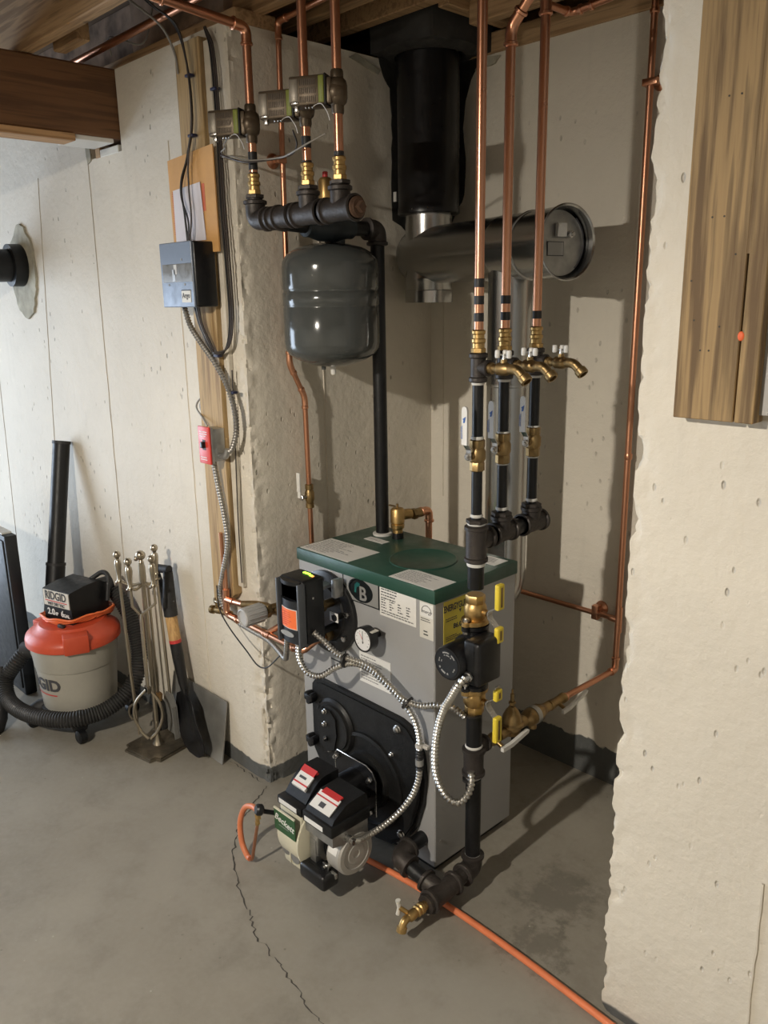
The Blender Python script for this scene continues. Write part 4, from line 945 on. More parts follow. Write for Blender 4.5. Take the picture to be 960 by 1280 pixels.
# lower return pipe
t = thing('return_pipe', 'thick black return pipe dropping to the floor in front of the boiler flank', 'pipe', (PX, .105, .04))
part('pipe', MB().tube([(PX, .105, .42), (PX, .105, .54)], RB, 22), 'black_pipe', t)
cp = MB().tube([(PX, .105, .352), (PX, .105, .432)], .0272, 24); ring(cp, V(PX, .105, .426), Z, .0315, .013); ring(cp, V(PX, .105, .358), Z, .0315, .013); cp.tube([(PX, .105, .428), (PX, .150, .428)], .020, 18); cp.tube([(PX, .105, .40), (PX, .150, .428)], .018, 18); ring(cp, V(PX, .150, .428), Y, .024, .012)
part('tee', cp, 'iron_fitting', t)
for z in (.438, .348, .101): part('thread_seal', MB().lathe([(.0220, -.004), (.0240, 0), (.0220, .004)], (PX, .105, z), Z, 22), 'sealant', t)
part('pipe', MB().tube([(PX, .105, .09), (PX, .105, .36)], RB, 22), 'black_pipe', t)
LZ = .062; LX = .815
part('elbow', fit_tube([(PX, .105, .104), (PX, .105, LZ), (LX-.004, .055, LZ)], .0275, .0325, 24, .042), 'iron_fitting', t)
part('nipple', MB().tube([(LX-.004, .065, LZ), (LX, -.01, LZ)], RB, 22), 'iron_fitting', t)
te = MB().tube([(LX-.001, .022, LZ), (LX+.002, -.085, LZ)], .0275, 24); ring(te, V(LX-.001, .017, LZ), Y, .033, .013); ring(te, V(LX+.002, -.08, LZ), Y, .033, .013)
te.tube([(LX, -.035, LZ), (LX-.055, -.037, LZ+.010)], .0265, 22); ring(te, V(LX-.052, -.037, LZ+.010), V(-1, 0, .2), .032, .013)
part('tee', te, 'iron_fitting', t)
part('nipple', MB().tube([(LX-.05, -.037, LZ+.009), (LX-.115, -.039, LZ+.022)], RB, 22), 'black_pipe', t)
part('elbow', fit_tube([(LX-.108, -.039, LZ+.021), (LX-.152, -.040, LZ+.030), (LX-.158, .008, LZ+.036)], .0285, .0335, 24, .04), 'iron_fitting', t)
part('nipple', MB().tube([(LX-.158, .0, LZ+.035), (LX-.158, .075, LZ+.038)], RB, 20), 'black_pipe', t)
part('bushing', MB().lathe([(.027, 0), (.027, .012), (.020, .014)], (LX+.002, -.085, LZ), -Y, 8), 'iron_fitting', t)
t = thing('boiler_drain', 'small brass boiler drain tap near the floor', 'tap', (LX+.002, -.15, .02))
db = MB().lathe([(.0125, 0), (.0125, .010), (.0155, .013), (.0155, .022), (.0125, .025), (.0155, .029), (.0155, .034), (.012, .037), (.014, .046), (.014, .060), (.010, .066)], (LX+.002, -.098, LZ), -Y, 18)
db.tube(fillet([(LX+.002, -.150, LZ), (LX+.002, -.178, LZ), (LX+.002, -.186, LZ-.018)], .012, 5), .0105, 14); db.lathe([(.0105, 0), (.0135, .003), (.0135, .014), (.009, .014), (.009, .004)], (LX+.002, -.184, LZ-.013), V(0, -.3, -1), 16)
db.cyl((LX+.002, -.150, LZ), (LX-.022, -.171, LZ+.022), .0060, 12)
part('body', db, 'brass', t)
part('handle', MB().tube([(LX-.024, -.173, LZ+.002), (LX-.022, -.171, LZ+.022), (LX-.024, -.173, LZ+.044)], [.0065, .005, .007], 10), 'label_cream', t)

# ------------------------------------------------------------------ cold-water fill line
FX, FZ = .815, .432
t = thing('fill_pipe', 'copper fill pipe climbing the back wall near the right wall', 'pipe', (.83, .775, .40))
part('pipe', MB().tube(fillet([(FX, .45, FZ), (.830, .778, FZ+.004), (.832, .780, 2.6)], .02, 6), .0096, 16), 'copper_dull', t)
part('elbow', MB().tube(fillet([(.829, .752, FZ+.004), (.830, .778, FZ+.004), (.830, .778, FZ+.045)], .02, 6), .0112, 16), 'copper', t)
for c, ax in (((.829, .755, FZ+.004), Y), ((.830, .778, FZ+.043), Z), ((FX+.004, .515, FZ+.001), Y)): part('joint_ring', ring(MB(), Vector(c), ax, .0130, .009), 'copper', t)
part('tee', MB().tube([(.831, .780, .565), (.831, .780, .650)], .0112, 16).tube([(.831, .780, .604), (.800, .780, .606)], .0105, 16), 'copper_dull', t)
part('branch_pipe', MB().tube([(.81, .782, .606), (.10, .784, .604)], .0085, 14), 'copper_dull', t)
part('bell_hanger', MB().lathe([(.024, 0), (.022, .006), (.010, .012), (.008, .024)], (.752, .812, .618), -Y, 20).box(.735, .757, .774, .798, .585, .632, .002), 'copper_dull', t)
part('bell_hanger', MB().lathe([(.022, 0), (.020, .006), (.010, .012), (.008, .024)], (.845, .812, 2.150), -Y, 20).box(.812, .856, .768, .794, 2.140, 2.158, .002), 'copper', t)
part('joint_ring', ring(MB(), V(.832, .780, 2.32), Z, .013, .012), 'copper', t); part('joint_ring', ring(MB(), V(.831, .780, 1.13), Z, .0120, .02), 'copper_dull', t)
t = thing('fill_valve', 'bell-shaped brass pressure reducing valve on the fill line', 'valve', (FX, .255, .40))
part('body', MB().lathe([(.012, -.022), (.022, -.016), (.026, -.004), (.026, .006), (.034, .010), (.034, .017), (.029, .021), (.026, .038), (.017, .056), (.011, .063), (.009, .067)], (FX, .258, FZ), Z, 28).tube([(FX, .20, FZ), (FX, .315, FZ)], .016, 18), 'brass_dull', t)
part('stem', MB().cyl((FX, .258, FZ+.07), (FX, .258, FZ+.105), .0055, 10).merge(hexnut((FX, .258, FZ+.078), Z, .010, .008)).cyl((FX, .258, FZ+.1), (FX, .258, FZ+.118), .003, 8), 'brass_dull', t)
t = thing('fill_stop', 'brass stop valve with white lever by the return tee', 'valve', (FX, .18, .40))
part('body', MB().lathe([(.014, 0), (.016, .003), (.016, .018), (.018, .026), (.018, .042), (.016, .048), (.014, .05)], (FX-.003, .150, FZ-.003), Y, 20).cyl((FX, .178, FZ), (FX+.03, .178, FZ-.012), .007, 12), 'brass_dull', t)
part('lever', MB().prism([(.172, -.008), (.215, -.008), (.285, .006), (.288, .014), (.28, .016), (.21, .004), (.172, .004)], (FX+.030, 0, FZ-.016), Y, Z, (.010, 0, 0)), 'white_plastic', t)
t = thing('backflow_preventer', 'brass backflow preventer with a steel band on the fill line', 'valve', (FX, .37, .40))
part('body', MB().lathe([(.013, 0), (.013, .012), (.019, .018), (.024, .024), (.026, .036), (.026, .075), (.022, .082), (.018, .098), (.015, .102), (.015, .125)], (FX, .308, FZ), Y, 24).cyl((FX, .362, FZ), (FX, .358, FZ-.040), .011, 14), 'brass_dull', t)
part('band', MB().lathe([(.0275, 0), (.0275, .018)], (FX, .352, FZ), Y, 24), 'galv_dull', t)
t = thing('fill_stop', 'brass stop valve with white lever on the copper fill pipe toward the back wall', 'valve', (FX, .46, .40))
part('body', MB().lathe([(.0125, 0), (.0155, .003), (.0155, .016), (.0135, .02), (.0135, .06), (.0155, .064), (.0155, .076), (.0125, .078)], (FX+.001, .435, FZ), Y, 20).cyl((FX, .475, FZ), (FX+.028, .475, FZ-.012), .006, 12), 'brass_dull', t)
part('lever', MB().prism([(.462, -.008), (.50, -.006), (.585, .016), (.588, .024), (.58, .026), (.50, .006), (.462, .004)], (FX+.028, 0, FZ-.016), Y, Z, (.009, 0, 0)), 'white_plastic', t)

# ------------------------------------------------------------------ relief valve on the boiler top
t = thing('relief_valve', 'brass relief valve with copper discharge pipe on the boiler top', 'valve', (.288, .342, BZ))
part('body', MB().lathe([(.016, 0), (.016, .030), (.021, .034), (.022, .045), (.019, .048), (.022, .052), (.022, .092), (.018, .098), (.006, .100)], (.288, .342, BZ), Z, 24).tube([(.288, .342, BZ+.075), (.290, .395, BZ+.070)], .017, 18), 'brass', t)
part('nipple', MB().lathe([(.019, 0), (.019, .02)], (.288, .342, BZ-.001), Z, 20), 'gloss_black', t)
part('lever', MB().box(.266, .292, .322, .332, BZ+.106, BZ+.109, .001, 1).cyl((.288, .342, BZ+.098), (.288, .342, BZ+.112), .004, 8), 'brass_dull', t)
part('hex_adapter', hexnut((.291, .415, BZ+.066), Y, .0185, .020).lathe([(.0155, 0), (.0155, .02)], (.291, .42, BZ+.066), Y, 18), 'brass_dull', t)
part('discharge_pipe', MB().tube(fillet([(.291, .43, BZ+.066), (.292, .482, BZ+.068), (.292, .485, .12)], .022, 7), .0112, 16), 'copper', t)
part('elbow', MB().tube(fillet([(.291, .445, BZ+.066), (.292, .482, BZ+.068), (.292, .484, BZ+.028)], .022, 7), .0132, 16), 'copper', t)
for c, ax in (((.291, .447, BZ+.066), Y), ((.292, .484, BZ+.030), Z)): part('joint_ring', ring(MB(), Vector(c), ax, .0160, .010), 'copper', t)

# ------------------------------------------------------------------ flue
FA = V(.130, .660, 1.735); fd = V(math.cos(-.236), math.sin(-.236), 0)
def fpt(s, dz=0): return FA+fd*s+V(0, 0, dz)
t = thing('flue_pipe', 'galvanised flue pipe running from the boiler to the black chimney pipe', 'flue', (.42, .59, 1.60))
hz = MB().lathe([(.082, -.075), (.089, -.06), (.0895, .0), (.0895, .40), (.091, .405), (.091, .415), (.0895, .42), (.0895, .60)], FA, fd, 48)
part('horizontal_pipe', hz, 'galvanised', t)
cpn = MB().lathe([(.0765, -.147), (.0765, -.085), (.0785, -.082), (.0785, -.070), (.0765, -.066), (.0765, .135)], FA, Z, 44); part('tee_leg', cpn, 'galvanised', t)
part('end_cap', MB().lathe([(.0790, -.150), (.0790, -.112), (.0775, -.110)], FA, Z, 44), 'galvanised', t)
s1 = .428
cv = fpt(s1)
part('vertical_pipe', MB().lathe([(.064, 0), (.064, .60), (.0655, .602), (.0655, .612), (.064, .615), (.064, .985)], (cv.x, cv.y, .74), Z, 40), 'galvanised', t)
part('boiler_elbow', MB().tube(fillet([(cv.x, cv.y, .80), (cv.x, cv.y, .70), (cv.x-.03, BY1-.01, .68)], .08, 8), .0645, 30), 'galvanised', t)
part('pipe_seam', MB().tube([(cv.x+.040, cv.y-.051, .76), (cv.x+.040, cv.y-.051, 1.66)], .0022, 6), 'galv_dull', t)
rg = MB().lathe([(.0905, 0), (.094, .002), (.094, .006), (.0905, .008)], fpt(.525), fd, 48); part('joint_ring', rg, 'galvanised', t)
# barometric damper in the end
e0 = fpt(.60)
t = thing('barometric_damper', 'round barometric draft damper in the open end of the flue', 'damper', (e0.x, e0.y, 1.64))
part('rim', MB().lathe([(.090, -.06), (.0915, -.02), (.0935, .055), (.0975, .058), (.0985, .062), (.0955, .064), (.0915, .060), (.0890, -.03)], e0, fd, 48), 'galvanised', t)
fu = V(fd.y, -fd.x, 0)   # left in the disc plane (towards the room)
gate = part('gate', MB().lathe([(.0845, 0), (.0845, .003), (0, .003)], fpt(.60+.028), V(fd.x, fd.y, .06), 44), 'galv_dull', t)
gp = fpt(.60+.033)
rt_ = -fu
part('plate', MB().prism([(-.045, -.033), (.012, -.033), (.012, .004), (-.045, .004)], gp, rt_, Z, fd*.001), 'print_dark', gate); pl = part('plate_face', MB().prism([(-.043, -.031), (.010, -.031), (.010, .002), (-.043, .002)], gp+fd*.001, rt_, Z, fd*.0006), 'label_silver', gate)
part('weight_bracket', MB().prism([(-.018, .016), (.012, .016), (.012, .050), (-.018, .050)], gp, rt_, Z, fd*.012).prism([(-.012, .040), (.006, .040), (.006, .046), (-.012, .046)], gp+fd*.012, rt_, Z, fd*.001), 'label_grey', gate)
part('weight_bolt', MB().lathe([(.009, 0), (.009, .014), (.005, .016), (.005, .022)], gp+rt_*.028+V(0, 0, .022), fd, 14), 'steel', gate)
part('pivot_slot', MB().prism([(x*.083, z*.083) for x, z in [(math.cos(a), math.sin(a)) for a in [-.9+.1*k for k in range(19)]]]+[(x*.0795, z*.0795) for x, z in [(math.cos(a), math.sin(a)) for a in [.9-.1*k for k in range(19)]]], fpt(.6+.034), rt_, Z, fd*.002), 'print_dark', gate)
# black chimney pipe and its collar under the ceiling
t = thing('chimney_pipe', 'wide glossy black insulated chimney pipe in the recess corner', 'chimney pipe', (.130, .660, 1.862))
part('outer_pipe', MB().lathe([(.098, 0), (.101, .003), (.101, .020), (.099, .023), (.099, .50)], (.130, .660, 1.862), Z, 48), 'gloss_black', t)
part('top_ring', MB().lathe([(.103, .47), (.104, .475), (.104, .482)], (.130, .660, 1.862), Z, 48), 'gloss_black', t)
part('tag', MB().box(.050, .062, .588, .592, 1.905, 1.935).xf(Matrix.Translation((-.006, -.004, 0))), 'label_grey', t)
part('pipe_seam', MB().tube([(.0395, .6190, 1.88), (.0395, .6190, 2.33)], .0014, 6), 'steel', t)
for a in (-1.35, -.85): part('screw', MB().ball((.130+.102*math.cos(a), .660+.102*math.sin(a), 1.874), .003, 8), 'steel', t)
t = thing('chimney_collar', 'dark square chimney support box above the black pipe', 'chimney box', (.13, .67, 2.33))
part('box', MB().box(-.0, .268, .532, .81, 2.338, 2.46, .004), 'chimney_dark', t)
part('tar_bead', MB().lathe([(.150, .0), (.135, -.012), (.112, -.016), (.104, -.008), (.104, .004)], (.134, .664, 2.341), Z, 40), 'tar', t)

# ------------------------------------------------------------------ left wall: board, zone control, switch
t = thing('mounting_board', 'upright wooden board fixed to the left wall near the recess corner', 'board', (-.16, -.02, .615))
bm_ = MB().prism([(-.222, .60), (-.165, .615), (-.098, .672), (-.094, 2.31), (-.222, 2.31)], (0, 0, 0), X, Z, (0, -.030, 0))
part('board', bm_, 'board_wood', t)
part('side_strip', MB().box(-.094, -.066, -.016, 0, .70, 2.30, .002, 1), 'grey_plastic' if 0 else 'seam_paint', t)
t = thing('zone_control', 'black zone control box with grey-blue face on the wooden board', 'control box', (-.16, -.07, 1.585))
GX0, GX1, GY0, GZ0, GZ1 = -.262, -.078, -.108, 1.585, 1.770
part('case', MB().box(GX0+.003, GX1, GY0+.006, -.03, GZ0, GZ1, .006, 3), 'gloss_black', t)
part('face', MB().box(GX0, GX1-.006, GY0, GY0+.010, GZ0, GZ1, .002, 1), 'face_blue', t)
wn = part('window_strip', MB().box(GX0+.012, GX1-.008, GY0-.001, GY0+.003, GZ0+.072, GZ0+.124, .0005, 1), 'face_window', t)
part('relay', MB().box(GX0+.078, GX0+.094, GY0-.0016, GY0, GZ0+.094, GZ0+.122), 'label_grey', wn); part('relay', MB().box(GX0+.068, GX0+.084, GY0-.0016, GY0, GZ0+.075, GZ0+.108), 'label_silver', wn)
for x, z in ((.04, .062), (.13, .062), (.12, .132)): part('screw', MB().box(GX0+x, GX0+x+.006, GY0-.001, GY0, GZ0+z, GZ0+z+.006), 'print_grey', t)
lb = part('maker_label', MB().box(GX0+.112, GX0+.162, GY0-.0012, GY0, GZ0+.014, GZ0+.050), 'label_cream', t)
part('lettering', textmesh('Argo', .021, (GX0+.137, GY0-.0014, GZ0+.033), X, Z, .0005, bold=.0003), 'print_dark', lb); part('label_bar', MB().box(GX0+.112, GX0+.162, GY0-.0018, GY0-.001, GZ0+.047, GZ0+.050), 'print_dark', lb)
t = thing('envelope', 'brown kraft envelope tucked behind the zone control box', 'envelope', (-.15, -.035, 1.77))
part('sheet', MB().prism([(-.292, 1.74), (-.044, 1.74), (-.046, 2.028), (-.295, 2.012)], (0, -.034, 0), X, Z, (0, -.004, 0)), 'kraft', t)
sp_ = MB()
for k in range(24): sp_.box(-.283+(k % 3)*.001, -.276, -.0386, -.038, 1.80+k*.0052, 1.8028+k*.0052)
sp_.box(-.115, -.100, -.0386, -.038, 1.855, 1.93)
part('red_print', sp_, 'kraft_red', t)['kind'] = 'stuff'
solo('paper_sheet', MB().prism([(-.272, 1.775), (-.105, 1.775), (-.118, 1.935), (-.27, 1.925)], (0, -.040, 0), X, Z, (0, -.0015, 0)), 'paper', 'white sheet of paper in front of the brown envelope', 'paper')
t = thing('emergency_switch', 'red emergency switch plate on a grey metal box', 'switch', (-.14, -.05, 1.115))
part('box', MB().box(-.152, -.094, -.074, -.030, 1.120, 1.222, .003).box(-.157, -.090, -.080, -.072, 1.115, 1.227, .002), 'galv_dull', t)
pl = part('plate', MB().box(-.157, -.092, -.0865, -.080, 1.112, 1.229, .003), 'red_plate', t)
part('toggle', MB().box(-.131, -.117, -.098, -.086, 1.163, 1.182, .002), 'gloss_black', pl)
part('toggle_slot', MB().box(-.133, -.115, -.0872, -.086, 1.156, 1.188), 'print_dark', pl)
part('lettering', printlines((-.147, -.0867, 1.196), X, Z, .046, .02, 3, .0004, 6, .9).merge(printlines((-.147, -.0867, 1.122), X, Z, .046, .014, 2, .0004, 7, .9)), 'label_white', pl)['kind'] = 'stuff'
part('conduit_connector', MB().tube(fillet([(-.096, -.050, 1.135), (-.066, -.048, 1.135), (-.058, -.045, 1.160)], .015, 5), .010, 12), 'galv_dull', t)
# flexible metal conduits
def conduit(label, pts, m='conduit_metal', r=.0078, amp=.0017, pitch=.0095):
    return solo('metal_conduit', corrugated(spline(pts, 12), r, pitch, amp, 10), m, label, 'conduit')
conduit('dark flexible metal conduit from the zone control box down to the red switch', [(-.225, -.060, 1.588), (-.205, -.055, 1.53), (-.155, -.050, 1.475), (-.10, -.046, 1.425), (-.050, -.040, 1.36), (-.022, -.036, 1.29), (-.018, -.036, 1.22), (-.040, -.040, 1.165), (-.062, -.044, 1.150)], 'conduit_dull')
conduit('dull grey conduit from the red switch down along the copper pipes', [(-.128, -.055, 1.118), (-.116, -.050, 1.03), (-.102, -.045, .94), (-.095, -.044, .85), (-.128, -.050, .74), (-.150, -.050, .67), (-.138, -.040, .605), (-.09, -.022, .572), (-.02, -.018, .562), (.06, -.018, .556), (.13, -.030, .545), (.19, -.050, .545), (.225, -.07, .580), (.255, -.085, .655)], 'conduit_dull', .0082, .0007)
conduit('silver flexible conduit looping from the control box to the burner', [(.318, -.095, .655), (.322, -.095, .600), (.345, -.085, .562), (.385, -.07, .560), (.425, -.045, .592), (.475, -.025, .613), (.53, -.010, .606), (.59, .005, .568), (.635, .018, .530), (.664, .025, .49), (.676, .030, .44), (.678, .028, .40)])
conduit('silver flexible conduit curving from the door edge to the burner junction box', [(.678, .028, .345), (.676, .024, .31), (.668, .012, .27), (.655, -.01, .235), (.645, -.04, .212), (.638, -.08, .198), (.632, -.125, .192), (.640, -.165, .202), (.628, -.186, .206)], 'conduit_metal', .0085, .0007)
t = thing('conduit_coupling', 'black taped coupling joining conduits at the boiler door edge', 'coupling', (.678, .028, .34))
part('boot', corrugated([V(.678, .028, .345), V(.678, .028, .400)], .0098, .010, .0012), 'rubber', t); part('metal_sleeve', MB().lathe([(.0115, 0), (.0115, .018)], (.678, .028, .358), Z, 14), 'label_silver', t)
part('strap', MB().lathe([(.0112, 0), (.0112, .010)], (.678, .028, .412), Z, 14).box(.678, .705, .030, .042, .413, .421), 'wire_white', t)
conduit('silver flexible conduit running from the control box side across to the pump riser', [(.366, -.075, .690), (.395, -.060, .665), (.43, -.042, .632), (.475, -.028, .625), (.53, -.014, .618), (.59, .0, .580), (.64, .010, .548), (.69, .020, .545), (.735, .036, .556), (.775, .060, .553), (.800, .074, .532)])
conduit('silver flexible conduit hanging in a loop from the pump junction box', [(PX+.050, .006, .684), (PX+.045, -.012, .672), (PX+.018, -.006, .630), (PX-.020, .008, .575), (PX-.050, .018, .505), (PX-.064, .022, .43), (PX-.064, .026, .36), (PX-.045, .036, .305), (PX-.012, .048, .285), (PX+.012, .064, .310), (PX+.016, .078, .345), (PX+.010, .082, .375)], 'conduit_metal', .0088, .0021, .0115)
for c, ax, l in (((.452, -.035, .618), V(1, .3, 0), 'black cable tie round two conduits below the gauge'), ((.648, .014, .540), V(1, .2, -.7), 'black cable tie round two conduits above the door corner'), ((PX, .098, .34), Z, 'black cable tie round the return pipe and conduit'), ((PX, .098, .535), Z, 'black cable tie on the return pipe under the lower yellow valve')):
    big = ax == Z
    solo('cable_tie', MB().lathe([(.024 if big else .019, -.003), (.0255 if big else .0205, -.003), (.0255 if big else .0205, .003), (.024 if big else .019, .003)], c, ax, 18), 'cable_black', l, 'cable tie')
# thermostat cables
def cable(label, pts, m='cable_black', r=.0032): return solo('cable', MB().tube(spline(pts, 8), r, 8), m, label, 'cable')
cable('black cable dropping from the joists in front of the envelope', [(-.205, -.20, 2.46), (-.195, -.12, 2.40), (-.155, -.065, 2.345), (-.135, -.045, 2.24), (-.130, -.044, 2.10), (-.165, -.047, 2.005), (-.205, -.050, 1.93), (-.190, -.055, 1.85), (-.175, -.060, 1.766)])
cable('second black cable beside it, bowing left over the paper', [(-.20, -.21, 2.47), (-.19, -.12, 2.395), (-.148, -.066, 2.345), (-.129, -.050, 2.24), (-.125, -.050, 2.10), (-.160, -.052, 2.005), (-.192, -.056, 1.95), (-.200, -.056, 1.90), (-.165, -.060, 1.83), (-.168, -.064, 1.766)], r=.0026)
cable('third thin black cable over the paper, running straighter', [(-.185, -.22, 2.47), (-.175, -.12, 2.39), (-.142, -.066, 2.34), (-.124, -.053, 2.24), (-.121, -.052, 2.10), (-.150, -.054, 2.00), (-.155, -.056, 1.92), (-.150, -.058, 1.84), (-.160, -.064, 1.766)], 'cable_brown', .0026)
cable('grey cable hanging from the joists beside the board top', [(-.30, -.25, 2.50), (-.265, -.14, 2.42), (-.235, -.06, 2.36), (-.215, -.034, 2.29), (-.205, -.033, 2.235)], 'cable_grey', .0035)
for k, (dx, r) in enumerate(((0, .003), (.009, .003), (.018, .0026))):
    cable(('dark cable', 'second dark cable', 'thin dark cable')[k]+' running down the wall between board and recess corner', [(-.075+dx*.3, -.02, 2.33), (-.055+dx, -.018, 2.26), (-.048+dx, -.018, 2.08), (-.046+dx*1.1, -.022, 1.875), (-.040+dx*1.2, -.022, 1.70), (-.038+dx, -.022, 1.55), (-.05+dx*.6, -.030, 1.47), (-.085, -.040-.006*k, 1.440+.006*k), (-.125+dx, -.042, 1.465), (-.16+dx, -.05, 1.53), (-.172+dx*1.3, -.056, 1.588)], ('cable_black', 'cable_brown', 'cable_brown')[k], r)
cable('thin dark wire running down the board edge to the copper pipes', [(-.045, -.02, 1.40), (-.052, -.020, 1.20), (-.060, -.022, .95), (-.062, -.022, .72)], 'cable_brown', .002)
cable('pale stiff wire looping into the top of the red switch box', [(-.218, -.012, 1.315), (-.262, -.012, 1.290), (-.262, -.02, 1.268), (-.20, -.038, 1.243), (-.165, -.045, 1.222)], 'cable_grey', .003)
cable('thin black wire looping below the copper pipe', [(-.150, -.062, .70), (-.138, -.066, .625), (-.08, -.070, .575), (.02, -.075, .525), (.085, -.080, .498), (.13, -.075, .505), (.19, -.07, .56)], 'cable_black', .0022)
for c, l in (((-.130, -.046, 2.215), 'on the cables above the envelope'), ((-.046, -.02, 2.17), 'on the cables near the recess corner'), ((-.135, -.047, 2.06), 'just above the envelope'), ((-.085, -.043, 1.442), 'at the low loop under the zone control box'), ((-.030, -.034, 1.335), 'on the conduit above the red switch')):
    solo('cable_clip', MB().box(c[0]-.013, c[0]+.013, c[1]-.006, c[1]+.012, c[2]-.004, c[2]+.004, .002), 'tie_blue', 'small dark blue cable clip '+l, 'cable clip')
# tankless-coil copper piping at the foot of the board
t = thing('coil_piping', 'bright copper piping from the board foot to the coil flange', 'pipe', (-.0, -.03, .56))
r_ = .0092
part('pipe', MB().tube([(-.128, -.046, .655), (-.130, -.046, .88)], .0065, 12).tube([(-.118, -.046, .655), (-.118, -.046, .80)], .005, 12), 'copper', t)
part('pipe', MB().tube([(-.118, -.046, .602), (.262, -.046, .592)], r_, 16), 'copper', t)
part('pipe', MB().tube(fillet([(.235, -.046, .593), (.272, -.046, .592), (.292, .0, .625), (.296, .06, .63)], .02, 6), r_+.0015, 16), 'copper', t)
part('pipe', MB().tube([(-.095, -.046, .655), (-.03, -.046, .662)], r_, 14), 'copper', t)
part('elbow', MB().tube(fillet([(-.125, -.046, .67), (-.128, -.046, .60), (-.07, -.046, .601)], .025, 6), r_+.002, 16), 'copper', t)
part('tee', MB().tube([(-.125, -.046, .625), (-.122, -.046, .690)], r_+.0022, 16).tube([(-.122, -.046, .655), (-.08, -.046, .657)], r_+.002, 16), 'copper', t)
for x in (-.065, .085, .10, .23): part('joint_ring', ring(MB(), V(x, -.046, .600-.026*(x+.118)), X, r_+.0032, .010), 'copper', t)
part('tee', MB().tube([(.075, -.046, .597), (.112, -.046, .596)], r_+.002, 16).tube([(.095, -.046, .597), (.13, -.02, .625), (.2, .02, .64)], r_+.0006, 14), 'copper_dull', t)
part('valve_body', MB().tube([(-.03, -.046, .662), (.02, -.03, .668), (.06, -.02, .672), (.12, .0, .66), (.22, .045, .655)], [.011, .014, .012, .011, .010], 14), 'brass_dull', t)
part('flow_coupling', MB().merge(hexnut((.30, .035, .63), V(.1, 1, .1), .018, .03)).lathe([(.015, 0), (.017, .006), (.017, .012), (.015, .018)], (.294, -.004, .627), V(.1, 1, .1), 14), 'brass_dull', t)
t = thing('mixing_valve', 'ribbed pale grey knob on a brass mixing valve beside the control box', 'valve', (.02, -.08, .60))
ax_ = V(-.02, -1, -.01)
kb = MB(); kn = [(.0270, 0), (.0290, .006), (.0295, .066), (.0280, .074), (.024, .076), (.023, .072), (0, .072)]
kb.lathe(kn, (.092, -.054, .672), ax_, 40)
u_, v_, d_ = frame(ax_)
for k in range(14):
    a = 2*PI*k/14; p = V(.092, -.054, .672)+(u_*math.cos(a)+v_*math.sin(a))*.0292; kb.tube([p+d_*.006, p+d_*.068], .0018, 6)
part('knob', kb, 'grey_plastic', t)
part('body', MB().cyl((.092, -.054, .672), (.092, .012, .668), .017, 16).merge(hexnut((.092, -.038, .671), Y, .023, .016)).tube([(.092, -.01, .669), (.14, -.012, .66), (.20, .03, .655)], .012, 12), 'brass_dull', t)
t = thing('drain_tap', 'little brass drain tap sticking out left of the copper pipes', 'tap', (-.2, -.04, .55))
part('body', MB().tube([(-.118, -.036, .602), (-.150, -.040, .600), (-.185, -.045, .603)], [.010, .011, .010], 14).lathe([(.010, 0), (.0125, .003), (.0125, .02), (.0095, .023), (.0095, .035), (.0145, .038), (.0145, .05), (.010, .05)], (-.165, -.042, .602), V(-1, -.15, -.12), 16).cyl((-.185, -.045, .605), (-.188, -.045, .625), .005, 10), 'brass_dull', t)
part('handle', MB().box(-.200, -.170, -.049, -.041, .627, .632, .002).cyl((-.196, -.045, .622), (-.196, -.045, .640), .0045, 10).cyl((-.174, -.045, .622), (-.174, -.045, .640), .0045, 10), 'pewter', t)
# ceiling copper line above the left wall
solo('ceiling_pipe', MB().tube([(-1.6, -.066, 2.366), (-.72, -.066, 2.372), (-.12, -.050, 2.388), (.02, -.045, 2.395)], .0112, 14), 'copper_dull', 'copper pipe running along under the joists above the left wall', 'pipe')
cable('loose pale wire curled above the beam end', [(-.60, -.03, 2.36), (-.57, -.05, 2.40), (-.52, -.04, 2.39), (-.45, .0, 2.37), (-.42, .02, 2.45), (-.38, .02, 2.55)], 'cable_grey', .0028)
cable('coiled dark cable hanging between the joists', [(-.12, -.20, 2.52), (-.10, -.22, 2.44), (-.16, -.24, 2.40), (-.24, -.24, 2.42), (-.25, -.22, 2.50)], 'cable_black', .006)
# plastic drain pipe through the wall, with its mortar ring
t = thing('drain_pipe', 'black plastic drain pipe coming out of the left wall', 'pipe', (-1.66, -.4, 1.71))
part('pipe', MB().tube([(-1.60, .03, 1.762), (-1.655, -1.3, 1.742)], .066, 32), 'plastic_black', t)
part('collar', MB().lathe([(.084, 0), (.086, .01), (.086, .055), (.066, .056)], (-1.600, -.004, 1.762), V(-.04, -1, -.015), 32), 'plastic_black', t)
part('mortar_ring', blob([(-1.69, 1.85), (-1.60, 1.925), (-1.53, 1.915), (-1.475, 1.84), (-1.462, 1.73), (-1.475, 1.66), (-1.50, 1.62), (-1.53, 1.565), (-1.60, 1.545), (-1.68, 1.58), (-1.72, 1.68), (-1.72, 1.78)], (0, .002, 0), X, Z, (0, -.012, 0), 4, .012), 'mortar', WL)

# ------------------------------------------------------------------ sheet leaning on the wall, spade, fireplace tools
solo('metal_sheet', MB().prism([(-.60, 0), (-.222, 0), (-.222, .235), (-.585, .235)], (0, -.045, .001), X, V(0, .16, 1).normalized(), V(0, -.004, .0006)), 'sheet_metal', 'dull grey metal sheet leaning against the left wall on the floor', 'metal sheet')
